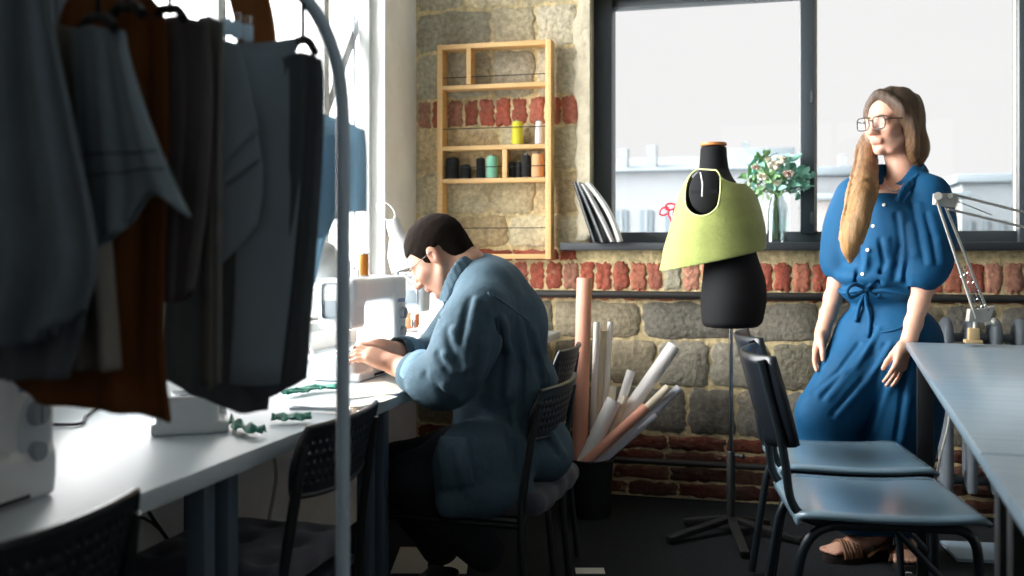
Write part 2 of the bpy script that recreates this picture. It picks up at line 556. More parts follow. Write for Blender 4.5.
# ================================================================== THE ROOM
XL, YB, XR, YF, HC = -1.63, 4.48, 3.3, -2.4, 2.95
WY0, WY1, WZ0, WZ1 = 2.00, 4.08, 0.81, 2.75            # opening in the left wall
BX0, BX1, BZ0, BZ1 = -0.795, 1.10, 1.12, 2.27          # opening in the back wall

M_floor = mat('carpet', '26292c', 0.95, var=0.35, vscale=60, bump=0.5, bscale=400, spec=0.2)
M_plaster = mat('white_plaster', 'f2f1ed', 0.8, var=0.10, vscale=5, bump=0.25, bscale=18, chips=(9, .70, .73, '8a6a45', .9))
M_dim = mat('grey_plaster', '5c6064', 0.9, var=0.08, vscale=3)
M_ceil = mat('white_ceiling_paint', 'cfcfcc', .9, var=.04, vscale=3)
M_dim2 = mat('grey_wall_paint', '9a9d9f', .9, var=.06, vscale=3)
M_brick = mat('masonry', None, 0.92, var=0.45, vscale=44, bump=1.0, bscale=46, attr=True, spec=0.2, soot=(5, .50, .72, '6f6658', .5), chips=(13, .62, .70, 'b9aa86', .6))
M_frame = mat('dark_window_metal', '3a4248', 0.45, var=0.05, vscale=4, spec=0.5)
M_pane = glass('window_glass', 'f8f8f8', 0.02)
M_wframe = mat('white_window_paint', 'c9ccca', 0.5, var=0.05, vscale=6)
M_wedge = mat('pale_rubber_seal', 'd8cfc0', 0.6)

MB().span((XL - .4, YF, -.1), (XR, YB + .4, 0)).build('floor', M_floor)['kind'] = 'structure'
MB().span((XL - .4, YF, HC), (XR, YB + .4, HC + .1)).build('ceiling', M_ceil)['kind'] = 'structure'
MB().span((XR, YF, 0), (XR + .1, YB + .4, HC)).build('wall_right', M_dim2)['kind'] = 'structure'
FX0, FX1, FZ0, FZ1 = -.6, 2.0, 1.1, 2.6              # unseen window behind the camera, added for soft frontal fill
wf = MB()
wf.span((XL - .4, YF - .1, 0), (FX0, YF, HC)); wf.span((FX1, YF - .1, 0), (XR, YF, HC))
wf.span((FX0, YF - .1, 0), (FX1, YF, FZ0)); wf.span((FX0, YF - .1, FZ1), (FX1, YF, HC))
wf.build('wall_front', M_dim2)['kind'] = 'structure'
fill_win = structure('fill_window')
wf = MB()
for x in (FX0 + .03, (FX0 + FX1) / 2, FX1 - .03): wf.box((x, YF - .05, (FZ0 + FZ1) / 2), (.06, .06, FZ1 - FZ0))
for z in (FZ0 + .03, FZ1 - .03): wf.box(((FX0 + FX1) / 2, YF - .05, z), (FX1 - FX0, .06, .06))
wf.build('window_frame', M_frame, fill_win)
MB().box(((FX0 + FX1) / 2, YF - .05, (FZ0 + FZ1) / 2), (FX1 - FX0 - .1, .006, FZ1 - FZ0 - .1)).build('window_pane', M_pane, fill_win)

# left wall: white plaster with a long window
w = MB()
WT = XL - .22
w.span((WT, YF, 0), (XL, WY0, HC)); w.span((WT, WY1, 0), (XL, YB, HC))
w.span((WT, WY0, 0), (XL, WY1, WZ0)); w.span((WT, WY0, WZ1), (XL, WY1, HC))
o = w.build('wall_left', M_plaster); o['kind'] = 'structure'

# ---- left window: white frame, uprights and diagonal bracing bars
win = structure('window_1')
f = MB(); xg = XL - .085
for y in (WY0, WY1): f.box((xg, y + (.016 if y < 2 else -.016), (WZ0 + WZ1) / 2), (.05, .032, WZ1 - WZ0), .004)
for z in (WZ0, WZ1): f.box((xg, (WY0 + WY1) / 2, z + (.02 if z < 1 else -.02)), (.05, WY1 - WY0, .04), .004)
f.build('window_frame', M_wframe, win)
for y in (2.85, on_x(322, 100, xg).y):
    MB().box((xg, y, (WZ0 + WZ1) / 2), (.045, .045, WZ1 - WZ0 - .06), .005).build('mullion', M_wframe, win)
M_bar = mat('grey_white_bar', 'aab3b8', 0.5)
xb = xg - .045
qa, qb = on_x(366, 0, xb), on_x(336, 82, xb)
sl = (qa.z - qb.z) / (qa.y - qb.y)
for dy in (0, -.78):
    zt = min(qa.z + .05, WZ1 - .03)
    yt = qa.y + (zt - qa.z) / sl + dy
    MB().bar((xb, yt, zt), (xb, yt - (zt - .9) / sl * 1.0, .9), .05, .012, side=(0, 1, 0)).build('bracing_bar', M_bar, win)
for y in (on_x(352, 230, xb).y, on_x(358, 230, xb).y):
    MB().tube([(xg - .035, y, WZ0 + .05), (xg - .035, y, WZ1 - .05)], .005, 8).build('bracing_rod', M_bar, win)
MB().box((xg - .01, (WY0 + WY1) / 2, (WZ0 + WZ1) / 2), (.006, WY1 - WY0 - .12, WZ1 - WZ0 - .12)).build('window_pane', M_pane, win)
MB().span((XL - .10, WY0, WZ0 - .004), (XL + .012, WY1, WZ0 + .028), .006).build('window_sill', M_wframe, win)

# ---- back wall: bricks and blocks over a mortar core, one mesh
def srgb(c): return lin(c)
bw = bmesh.new(); LAY = bw.verts.layers.float_color.new('Col')
BLOCK = ['c8bc9c', 'b9b098', 'cdc1a0', 'ada792', 'd0c09a', 'beb190', 'c2ad86']
BLOCKLOW = ['8f8a7b', '7f7b70', '968c74', '86816f', '9a8f78', '777368']  # lower rows: dirtier tone, with the light falloff also put into the colour
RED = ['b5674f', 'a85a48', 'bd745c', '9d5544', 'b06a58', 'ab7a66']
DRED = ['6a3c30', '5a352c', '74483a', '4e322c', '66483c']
MORTAR = 'cbb98e'
def slab(lo, hi, c):
    r = bmesh.ops.create_cube(bw, size=1.0)
    for v in r['verts']:
        v.co = Vector([(lo[i] + hi[i]) / 2 + v.co[i] * (hi[i] - lo[i]) for i in range(3)]); v[LAY] = lin(c)
YC = YB + .0035
slab((XL - .22, YC, 0), (BX0, YB + .3, HC), MORTAR)
slab((BX1, YC, 0), (XR, YB + .3, HC), MORTAR)
slab((BX0, YC, 0), (BX1, YB + .3, BZ0), MORTAR)
slab((BX0, YC, BZ1), (BX1, YB + .3, HC), MORTAR)
def brick(x0, x1, z0, z1, c, rough=1.0):
    w, h = x1 - x0, z1 - z0; cx, cz = (x0 + x1) / 2, (z0 + z1) / 2
    n = 28; rings = []
    j = random.uniform(-.002, .002)
    cc = lin(c); t = random.uniform(.82, 1.16); cc = (cc[0] * t, cc[1] * t, cc[2] * t, 1)
    base = [random.uniform(-1, 1) for _ in range(n)]
    for inset, dep in ((0.0, .005), (.003, .002 + j), (.010, -.003 + j), (.3, -.004 + j + random.uniform(-.002, .002))):
        ring = []
        for k in range(n):
            a = 2 * PI * k / n + .16
            ca, sa = math.cos(a), math.sin(a); q = max(abs(ca), abs(sa))
            ux, uz = ca / q, sa / q
            rr = 1 - .045 * (abs(ux) * abs(uz)) ** 5
            px = ux * rr * (w / 2 - min(inset, w * .3)); pz = uz * rr * (h / 2 - min(inset, h * .3))
            e = .0070 * rough * base[k]
            v = bw.verts.new((cx + px + e * ca, YB + dep + random.uniform(-.0015, .0015) * rough, cz + pz + e * sa))
            v[LAY] = cc; ring.append(v)
        rings.append(ring)
    for A, B in zip(rings[:-1], rings[1:]):
        for k in range(n): bw.faces.new((A[k], A[(k + 1) % n], B[(k + 1) % n], B[k]))
    bw.faces.new(rings[-1])
def zrow(py): return on_y(560, py, YB).z
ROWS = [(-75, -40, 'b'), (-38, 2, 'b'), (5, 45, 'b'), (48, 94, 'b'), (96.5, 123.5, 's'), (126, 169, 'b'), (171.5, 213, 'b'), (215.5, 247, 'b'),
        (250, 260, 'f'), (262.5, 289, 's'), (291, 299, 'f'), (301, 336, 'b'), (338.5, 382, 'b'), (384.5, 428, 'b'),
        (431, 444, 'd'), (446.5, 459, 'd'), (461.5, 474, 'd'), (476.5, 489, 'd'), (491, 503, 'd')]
for y0, y1, kind in ROWS:
    z1, z0 = zrow(y0), zrow(y1)
    z0 = max(z0, .005)
    x = XL + random.uniform(0, .02)
    while x < XR:
        if kind == 'b': L = random.choice((.20, .22, .25, .36, .39, .19))
        elif kind == 's': L = random.uniform(.060, .074)
        else: L = random.uniform(.20, .26)
        x1 = min(x + L, XR)
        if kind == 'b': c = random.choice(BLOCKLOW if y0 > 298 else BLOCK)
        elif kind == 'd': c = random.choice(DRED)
        else: c = random.choice(RED) if random.random() < .86 else random.choice(BLOCK)
        segs = [(x, x1)]
        if z1 > BZ0 - .02 and z0 < BZ1 + .02:
            segs = []
            if x < BX0 - .045: segs.append((x, min(x1, BX0 - .045 + random.uniform(-.015, .015))))
            if x1 > BX1 + .03: segs.append((max(x, BX1 + .03), x1))
        for a, b in segs:
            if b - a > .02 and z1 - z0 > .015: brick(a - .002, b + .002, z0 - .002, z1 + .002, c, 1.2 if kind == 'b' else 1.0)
        x = x1 + (.013 if kind == 'b' else .010)
bmesh.ops.recalc_face_normals(bw, faces=bw.faces)
me = bpy.data.meshes.new('wall_back')
bw.to_mesh(me); bw.free()
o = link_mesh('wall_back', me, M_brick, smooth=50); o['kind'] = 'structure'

# ragged plaster strip on the window edge, and the white pier corner
M_strip = mat('flaking_plaster', 'c9bfa6', 0.85, var=0.25, vscale=14, bump=0.8, bscale=40)
s = MB()
zs = [BZ0 + .03 + i * .045 for i in range(34)]
P = []
for z in zs:
    a = random.uniform(-.014, .014)
    P.append([(BX0 - .062 + a, YB + .004, z), (BX0 - .056 + a, YB - .012, z), (BX0 - .03 + a * .4, YB - .016 + random.uniform(-.003, .003), z),
              (BX0 + .002, YB - .014 + random.uniform(-.002, .002), z), (BX0 + .004, YB + .13, z)])
s.grid(P)
o = s.build('trim_1', M_strip, recalc=False); o['kind'] = 'structure'; solidify(o, .004, 1)

# ---- back window: dark frame, two lights, sill board
YW = YB + .14
win2 = structure('window_2')
gx0 = on_y(613.5, 150, YW).x; gx1 = on_y(800, 150, YW).x; hx0 = on_y(817, 150, YW).x; hx1 = on_y(1016, 150, YW).x
gz0 = on_y(700, 232, YW).z; gz1 = on_y(614, 8.5, YW).z
hz0 = on_y(900, 232.5, YW).z; hz1 = gz1 - .002
d = .07
MB().span((BX0, YW - .055, BZ0), (gx0, YW + d, BZ1), .004).build('window_frame', M_frame, win2)
MB().span((gx0 - .01, YW - .02, BZ0), (hx1 + .01, YW + d, gz0), .004).build('bottom_rail', M_frame, win2)
MB().span((gx0 - .01, YW - .02, gz1), (hx1 + .01, YW + d, BZ1), .004).build('top_rail', M_frame, win2)
MB().span((gx1, YW - .04, gz0 - .01), (hx0 - .012, YW + d, gz1 + .01), .004).build('mullion', M_frame, win2)
MB().span((hx1, YW - .055, BZ0), (BX1, YW + d, BZ1), .004).build('window_jamb', M_frame, win2)
r = MB()
r.span((hx0 - .012, YW - .012, hz0 - .012), (hx0, YW + .02, hz1 + .012)); r.span((hx1 - .004, YW - .012, hz0 - .012), (hx1 + .008, YW + .02, hz1 + .012))
r.span((hx0, YW - .012, hz0 - .012), (hx1, YW + .02, hz0)); r.span((hx0, YW - .012, hz1), (hx1, YW + .02, hz1 + .012))
r.build('window_seal', M_wedge, win2)
for z in (1.78, 1.25):
    MB().box((hx0 - .022, YW - .048, z), (.014, .016, .05), .003).build('window_hinge', M_frame, win2)
MB().span((gx0, YW + .015, gz0), (gx1, YW + .021, gz1)).build('window_pane', M_pane, win2)
MB().span((hx0, YW + .015, hz0), (hx1, YW + .021, hz1)).build('window_pane', M_pane, win2)
SILL_Z = on_y(700, 242.5, YB - .06).z
sx0 = on_y(560, 245, YB - .07).x
M_sill = mat('dark_sill_board', '2b3035', 0.6, var=0.08, vscale=9)
SILLB = SILL_Z - .034
MB().span((sx0, YB - .075, SILLB), (BX1 + .06, YW + .0, SILL_Z), .004).build('window_sill', M_sill, win2)

# ---- pipes on the brick
M_pipe = mat('dark_pipe_paint', '2a2a29', 0.4, var=0.12, vscale=20, spec=0.6)
def pipe(label, za, x0, x1, r):
    o = thing('wall_pipe', label, 'pipe', (x0, YB - .05, za))
    MB().tube([(0, 0, 0), (x1 - x0, 0, 0)], r, 14).build('pipe_run', M_pipe, o)
    k = 0
    while k * .85 + .3 < x1 - x0:
        MB().tube([(k * .85 + .3, -.002, 0), (k * .85 + .3, .07, 0)], .008, 8).build('pipe_bracket', M_pipe, o); k += 1
    return o
pipe('dark horizontal pipe on the brick wall just below the window sill', on_y(700, 295.5, YB - .05).z, -1.56, 2.4, .017)
pipe('thin dark pipe low on the brick wall near the floor', on_y(700, 464, YB - .05).z, -.75, 2.4, .014)

# ---- cast iron radiator under the window at the right
M_rad = mat('radiator_paint', '6f7880', 0.5, var=0.1, vscale=9)
rx0 = on_y(938, 330, YB - .14).x
rad = thing('radiator', 'grey cast iron radiator under the window behind the right table', 'radiator', (rx0, YB - .14, 0))
ztop = on_y(960, 320, YB - .14).z
for k in range(9):
    x = .03 + k * .09
    b = MB()
    for yy in (-.045, .045):
        b.tube(catmull([(x, yy, .14), (x, yy * 1.05, .3), (x, yy * 1.05, ztop - .14), (x, yy * .9, ztop - .03), (x, 0, ztop)], 12), [.018, .021, .022, .022, .022, .022, .022, .022, .022, .021, .02, .018, .014], 10)
    b.ball((x, 0, ztop - .07), (.03, .05, .05)); b.ball((x, 0, .18), (.03, .05, .05))
    b.build('section', M_rad, rad)
MB().tube([(0, 0, ztop - .07), (.78, 0, ztop - .07)], .018).build('header', M_rad, rad)
MB().tube([(0, 0, .18), (.78, 0, .18)], .018).build('header', M_rad, rad)
for x in (.03, .75):
    MB().box((x, 0, .07), (.035, .1, .14), .006).build('foot', M_rad, rad)

# ---- outside: ground and the hazy buildings across the street
M_out = mat('pale_ground', '9aa0a0', 0.9, var=0.1, vscale=.2)
MB().span((-220, 8, -9.2), (220, 240, -9)).build('ground', M_out)['kind'] = 'structure'
M_bwall = mat('hazy_white_wall', '8d9296', 0.9, var=0.07, vscale=.25)  # distance haze is put into the wall, glass and roof colours
M_bwall2 = mat('hazy_grey_wall', '7f878b', 0.9, var=0.07, vscale=.3)
M_bbrick = mat('hazy_pink_brick', '948f8c', 0.9, var=0.08, vscale=.6)
M_bglass = mat('hazy_dark_glass', '6d7a81', 0.5)
M_broof = mat('hazy_slate_roof', '788389', 0.8, var=0.05, vscale=.5)
def building(label, px0, px1, ytop, D, depth, m, rows, cols, roof=0.6, chimneys=(), pitched=False):
    a = on_y(px0, ytop, D); b = on_y(px1, ytop, D)
    o = thing('building', label, 'building', ((a.x + b.x) / 2, D, -9))
    W, H = b.x - a.x, a.z + 9
    MB().span((-W / 2, 0, 0), (W / 2, depth, H)).build('facade', m, o)
    if pitched:
        MB().prism([(-.5, H - .05), (depth / 2, H + roof * 2.2), (depth + .5, H - .05)], -W / 2 - .4, W / 2 + .4, 'x').build('roof', M_broof, o)
    else:
        MB().span((-W / 2 - .3, -.3, H), (W / 2 + .3, depth, H + roof), .05).build('roof', M_broof, o)
    for cx, ch in chimneys:
        MB().span((cx * W - .22, 1, H), (cx * W + .22, 1.5, H + roof + ch * .45)).build('chimney', m, o)
    for r_ in range(rows):
        for c_ in range(cols):
            x = -W / 2 + (c_ + .5) * W / cols; z = H - 2.6 - r_ * 3.0
            if z < 8.2: continue
            wv = min(1.5, W / cols * .5)
            fr = MB().span((x - wv / 2, -.06, z - .85), (x + wv / 2, .12, z + .85)).build('window', M_bglass, o)
            MB().span((x - .05, -.10, z - .85), (x + .05, -.03, z + .85)).span((x - wv / 2 - .08, -.14, z - .98), (x + wv / 2 + .08, -.03, z - .85)).build('window_bars', m, fr)
    return o
building('long pale building across the street seen through the left window light', 560, 790, 172, 44, 12, M_bwall, 2, 9, .5, ((-.23, 1.3), (-.1, 1.6), (.3, 1.0)), True)
building('taller grey building far behind the flower vase', 734, 790, 163, 66, 14, M_bwall2, 2, 5, .9, ((-.3, 1.2),))
building('pale low building seen between the mullion and the woman', 806, 884, 176, 58, 12, M_bwall, 2, 5, .5, ((.0, 1.6), (.35, 1.6)))
building('faint pinkish block seen low behind the woman', 815, 960, 200, 36, 9, M_bbrick, 1, 8, .2)
building('grey block seen right of the woman above the lamp arm', 962, 1060, 183, 50, 12, M_bwall2, 2, 6, .4)
# ================================================================== THE LONG SEWING DESK AT THE LEFT
DESK_H, DX0, DX1 = .740, XL + .02, -.918
M_top = mat('white_laminate', 'bcc7cd', 0.35, var=0.03, vscale=3, spec=0.5)
M_leg = mat('blue_grey_leg_paint', '4a5a68', 0.45, spec=0.5)
desk = thing('sewing_desk', 'long white desk along the left window wall carrying the sewing machines', 'desk', (DX1, 2.0, 0))
MB().span((DX0, -.6, DESK_H - .033), (DX1, 4.42, DESK_H), .003).build('desktop', M_top, desk, True)
LX = DX1 - .055
for px in (201, 225, 366, 380):
    y = on_x(px, 500, LX).y
    MB().box((LX, y, (DESK_H - .033) / 2), (.036, .036, DESK_H - .033), .003).build('leg', M_leg, desk, True)
    if px in (225, 380):
        MB().box((DX0 + .08, y + .02, (DESK_H - .033) / 2), (.036, .036, DESK_H - .033), .003).build('leg', M_leg, desk, True)
        MB().box(((LX + DX0 + .08) / 2, y + .02, DESK_H - .055), (abs(LX - DX0 - .08), .03, .04), .003).build('cross_rail', M_leg, desk, True)
for y in (4.3, -.45):
    MB().box((LX, y, (DESK_H - .033) / 2), (.036, .036, DESK_H - .033), .003).build('leg', M_leg, desk, True)

# ================================================================== SEWING MACHINES (face +x, column at +y)
M_mach = mat('white_machine_plastic', 'd6dadb', 0.35, var=0.02, vscale=6)
M_machg = mat('grey_machine_plastic', '8d979e', 0.4)
M_mblue = mat('blue_printed_band', '7f93bd', 0.5)
M_mblack = mat('black_rubber', '17191b', 0.6)
M_steel = mat('polished_steel', 'b9bec2', 0.25, metal=1.0)
M_orange = mat('orange_thread', 'e08a2c', 0.75, bump=.4, bscale=300, stretch=(1, 1, 6))
M_bulb = bpy.data.materials.new('warm_lamp_glow'); M_bulb.use_nodes = True
_b = M_bulb.node_tree.nodes['Principled BSDF']; _b.inputs['Emission Color'].default_value = (1, .72, .42, 1); _b.inputs['Emission Strength'].default_value = 12
def sewing_machine(label, x, y, rz=0.0, pz=.145):
    t = thing('sewing_machine', label, 'sewing machine', (x, y, DESK_H), rz, 'white sewing machines along the desk')
    s = SDF((-.12, -.24, -.01), (.12, .24, .32), .0042)
    s.box((0, .045, .036), (.074, .145, .036), .012, k=.004)               # bed, thicker under the column
    s.box((-.005, -.08, .045), (.060, .11, .030), .013, k=.006)            # free arm
    s.box((0, -.10, .012), (.074, .09, .012), .006, k=.004)
    s.box((0, .148, .15), (.066, .046, .13), .009, k=.012)                  # column
    s.box((0, 0, .252), (.06, .19, .034), .016, k=.02)                     # arm
    s.box((0, -.148, .212), (.056, .044, .068), .016, k=.018)              # head
    s.box((.0, -.02, .146), (.2, .075, .035), .02, k=.01, sub=True)
    s.build('body', M_mach, t, world=False)
    b = MB()
    b.lathe([(.0, 0), (.036, 0), (.04, .003), (.038, .006), (0, .006)], 28, M=Matrix.Translation((.064, .147, pz)) @ Matrix.Rotation(PI / 2, 4, 'Y') @ Matrix.Scale(1.7, 4, (1, 0, 0)) @ Matrix.Scale(.85, 4))
    dp = b.build('dial_panel', mat('panel_grey', 'bcc5cb', .4), t)
    MB().lathe([(0, 0), (.019, 0), (.017, .014), (0, .014)], 20, M=Matrix.Translation((.068, .147, pz + .028)) @ Matrix.Rotation(PI / 2, 4, 'Y')).box((.083, .147, pz + .028), (.004, .005, .03), .001).build('stitch_dial', M_machg, dp)
    MB().lathe([(0, 0), (.016, 0), (.014, .012), (0, .012)], 20, M=Matrix.Translation((.068, .147, pz - .028)) @ Matrix.Rotation(PI / 2, 4, 'Y')).build('length_dial', M_machg, dp)
    MB().box((.0655, .147, pz + .068), (.003, .06, .014), .001).build('logo_band', M_mblue, t)
    MB().lathe([(0, 0), (.034, 0), (.042, .006), (.042, .02), (.036, .026), (0, .026)], 28, M=Matrix.Translation((0, .19, .215)) @ Matrix.Rotation(-PI / 2, 4, 'X')).build('hand_wheel', M_machg, t)
    MB().box((0, -.1925, .225), (.075, .005, .1), .01).build('face_plate', M_machg, t)
    MB().tube([(0, -.15, .15), (0, -.15, .095)], .004).tube([(.008, -.15, .15), (.008, -.15, .088)], .0025).build('needle_bar', M_steel, t)
    MB().box((.012, -.15, .081), (.03, .014, .004), .001).build('presser_foot', M_steel, t)
    MB().box((.0, -.13, .0745), (.07, .075, .003), .001).build('needle_plate', M_steel, t)
    MB().box((.0745, .02, .01), (.002, .22, .007), .0005).build('base_slot', M_mblack, t)
    pin = MB().tube([(-.02, .06, .28), (-.02, .06, .36)], .003).build('spool_pin', M_steel, t)
    MB().tube([(-.02, -.05, .28), (-.02, -.05, .335), (-.03, -.05, .34)], .003).build('thread_guide', M_steel, t)
    MB().tube([(.03, -.10, .28), (.03, -.10, .31), (.012, -.10, .315)], .0025).build('tension_guide', M_steel, t)
    MB().ball((.015, -.15, .15), (.013, .013, .010)).build('lamp_bulb', M_bulb if 'man' in label else M_machg, t)
    if 'man' in label:
        l = bpy.data.lights.new('machine_lamp', 'POINT'); l.energy = .28; l.color = (1, .66, .38); l.shadow_soft_size = .012
        lo = bpy.data.objects.new('machine_lamp', l); C.objects.link(lo); lo.parent = t; lo.location = (.034, -.15, .128)
    return t
sewing_machine('white sewing machine nearest the camera at the left edge of the photo', -1.112, 1.092, 0, .100)
sewing_machine('white sewing machine half hidden under the hanging clothes beside green scraps', -1.216, 1.912, math.radians(33))
mC = sewing_machine('white sewing machine the man is working at with an orange spool on top', -1.17, 2.75)
sewing_machine('white machine furthest along the desk behind the man\'s chin', -1.235, 3.50)

sp = on_x(362, 293, -1.19)
t = thing('thread_spool', 'orange thread spool standing on top of the man\'s sewing machine', 'thread spool', (-1.19, 2.81, DESK_H + .287))
MB().lathe([(0, .004), (.013, .004), (.0135, .02), (.0135, .058), (.013, .066), (0, .066)], 20).build('thread', M_orange, t)
MB().lathe([(0, 0), (.016, 0), (.016, .004), (0, .004)], 20).lathe([(0, .066), (.015, .066), (.015, .070), (0, .070)], 20).build('spool_rim', M_wedge, t)

# ---- cables trailing on the desk and below it
M_cord = mat('black_cord', '131517', 0.5)
M_wcord = mat('white_cord', 'b5b4ac', 0.5)
def cable(label, pts, r, m, n=30):
    o = MB().tube(catmull(pts, n), r, 7).build('power_cord', m); tag(o, label, 'cord')
    return origin_to(o, pts[0])
dk = lambda px, py: on_h(px, py, DESK_H + .005)
cable('black cord curving over the white desk behind the nearest machine', [dk(52, 425) + Vector((-.05, 0, 0)), dk(78, 424), dk(86, 416), dk(98, 408), dk(125, 398), dk(165, 388)], .0035, M_cord)
cable('black cord under the desk hanging behind the cushioned chair', [(-1.55, 2.2, .70), (-1.5, 2.15, .5), (-1.45, 2.25, .3), (-1.47, 2.3, .1), (-1.4, 2.2, .01)], .005, M_cord)
cable('white cord looping down beside the desk legs under the table', [(-1.35, 2.45, .70), (-1.32, 2.5, .5), (-1.3, 2.42, .34), (-1.26, 2.47, .2), (-1.3, 2.5, .01)], .005, M_wcord)
cable('thin black cord against the white wall under the desk', [(-1.6, 1.95, .70), (-1.6, 1.9, .55), (-1.6, 2.05, .42), (-1.6, 2.3, .40), (-1.6, 2.5, .2), (-1.58, 2.5, .01)], .004, M_cord)

# ---- scraps, paper patterns and small things on the desk
M_green = mat('green_satin', '2c8f78', 0.45, var=0.2, vscale=30, sheen=.3)
def scrap(label, pts, wid, seed, hump=.012):
    """a crumpled strip of cloth lying on the desk"""
    r = random.Random(seed); c = catmull(pts, 26); s = MB(); P = []
    for i, p in enumerate(c):
        t = (c[min(i + 1, 26)] - c[max(i - 1, 0)]); t.z = 0; t.normalize(); n = Vector((-t.y, t.x, 0))
        wv = wid * (.55 + .5 * math.sin(i / 26 * PI) + .2 * math.sin(i * 1.3 + seed)); row = []
        for k in range(9):
            u = k / 8 * 2 - 1
            row.append(p + n * wv * u + UP * (.003 + hump * max(0, math.sin(u * 5 + i * .7 + seed) * .5 + .5) * (1 - .5 * abs(u))))
        P.append(row)
    s.grid(P); o = s.build('fabric_scrap', M_green, smooth=180); solidify(o, .0015)
    tag(o, label, 'fabric scrap', 'green fabric scraps on the desk'); return origin_to(o, pts[len(pts) // 2])
scrap('green cloth scrap hanging to the desk edge beside the half hidden machine', [dk(231, 424), dk(239, 429), dk(249, 433), dk(264, 435)], .016, 1, .02)
scrap('small green cloth scrap in the middle of the desk between two others', [dk(272, 421), dk(284, 421), dk(297, 421), dk(311, 420)], .020, 2, .016)
scrap('long green cloth strip lying farther back near the man\'s machine', [dk(284, 396), dk(300, 393), dk(318, 390), dk(338, 390)], .022, 3, .014)
M_paper = mat('pattern_paper', 'd9d5c8', 0.8, var=0.05, vscale=20)
def sheet(label, pts, dz, name='paper_pattern'):
    s = MB(); s.prism([(p.x, p.y) for p in pts], DESK_H + dz, DESK_H + dz + .0012, 'z')
    o = s.build(name, M_paper); tag(o, label, 'paper', 'paper patterns on the desk'); return origin_to(o, (pts[0].x, pts[0].y, DESK_H))
sheet('cream paper pattern lying on the desk below the man\'s hands', [dk(345, 398), dk(398, 392), dk(408, 387), dk(385, 380), dk(350, 384)], .001)
sheet('thin cream paper strip on the desk edge right of the clothes rack pole', [dk(350, 408), dk(384, 401), dk(398, 396), dk(380, 395), dk(346, 403)], .003)
sc = thing('scissors', 'thin steel scissors lying on the white desk beside the green scraps', 'scissors', dk(318, 411))
MB().bar((-.07, 0, .002), (.06, .02, .004), .008, .003).build('blade', M_steel, sc)
MB().bar((-.07, .015, .004), (.06, -.005, .004), .008, .003).build('blade', M_steel, sc)
for yy in (.03, -.018):
    MB().tube([Vector((.085 + .022 * math.cos(a), yy + .014 * math.sin(a), .004)) for a in [k * PI / 8 for k in range(16)]], .003, 6, closed=True).build('handle_ring', M_steel, sc)

# copper coloured containers behind the desk lamp
M_copper = mat('copper_brown', 'b9764f', 0.5, var=0.12, vscale=18)
def container(label, p, r, h, tools):
    t = thing('tool_holder', label, 'tool holder', p)
    MB().lathe([(0, 0), (r, 0), (r, h), (r - .004, h), (r - .004, .006), (0, .006)], 24, cap=False).build('cup', M_copper, t)
    return t
pc = on_h(412, 339, DESK_H)
container('tall copper brown container behind the desk lamp with dark tools in it', pc, .033, .165, 4)
for k, (dx, dy, tilt, lab) in enumerate(((-.008, .0, -.10, 'dark scissors leaning left in the copper container'), (.010, .006, .12, 'dark pointed tool leaning right in the copper container'))):
    tl = thing('hand_tool', lab, 'tool', pc + Vector((dx, dy, .008)))
    MB().tube([(0, 0, 0), (tilt * .12, 0, .12), (tilt * .21, 0, .19)], [.004, .006, .007], 8).ball((tilt * .23, 0, .2), (.014, .006, .018)).build('handle', M_cord, tl)
pc2 = on_h(428, 342, DESK_H)
container('shorter copper brown container right of the tall one behind the man\'s collar', pc2, .030, .105, 0)

# ================================================================== BLACK WORK CHAIRS (face +x)
M_bplas = mat('black_plastic', '1b2126', 0.38, spec=0.5)
M_bmet = mat('black_tube', '15181b', 0.35, spec=0.6)
def back_panel(wd, hh, nu, nv, thick, curve, holes=True):
    b = bmesh.new(); V = {}
    U, W = nu * 3, nv * 3
    def P(i, j):
        u = i / U * 2 - 1; v = j / W * 2 - 1
        a = .17
        x = u * math.sqrt(1 - a * v * v); z = v * math.sqrt(1 - a * u * u)
        return (-curve * (1 - x * x) - .0 * z, x * wd / 2, z * hh / 2)
    for i in range(U + 1):
        for j in range(W + 1): V[i, j] = b.verts.new(P(i, j))
    for i in range(U):
        for j in range(W):
            hole = holes and (i % 3 == 1) and (j % 3 == 1) and 2 < i < U - 3 and 2 < j < W - 3
            if not hole: b.faces.new((V[i, j], V[i + 1, j], V[i + 1, j + 1], V[i, j + 1]))
    return b, [P(i, 0) for i in range(U)] + [P(U, j) for j in range(W)] + [P(U - i, W) for i in range(U)] + [P(0, W - j) for j in range(W)]
def work_chair(label, x, y, rz, sc=(1, 1, 1)):
    t = thing('work_chair', label, 'chair', (x, y, 0), rz, 'black perforated chairs along the sewing desk'); t.scale = sc
    T = Matrix.Translation((-.222, 0, .713)) @ Matrix.Rotation(-.24, 4, 'Y')
    b, rim = back_panel(.36, .145, 17, 7, .006, .03)
    b.transform(T); me = bpy.data.meshes.new('backrest'); b.to_mesh(me); b.free()
    o = link_mesh('backrest', me, M_bplas, t, smooth=60); solidify(o, .006)
    MB().tube([T @ Vector(p) for p in rim], .0065, 8, closed=True).build('back_rim', M_bplas, o)
    s = MB(); s.box((0, 0, .432), (.39, .35, .022), .01); s.build('seat', M_bplas, t)
    for sy in (-1, 1):
        MB().tube(bend([(-.236, sy * .168, .745), (-.19, sy * .185, .44), (-.235, sy * .19, .01)], .12, 8), .0105, 10).build('leg', M_bmet, t)
        MB().tube(bend([(.17, sy * .185, .425), (.19, sy * .19, .01)], .05), .0105, 10).build('leg', M_bmet, t)
        MB().tube([(-.19, sy * .185, .425), (.17, sy * .185, .425)], .009, 8).build('seat_rail', M_bmet, t)
    MB().tube([(.19, -.187, .16), (.19, .187, .16)], .008, 8).build('stretcher', M_bmet, t)
    return t
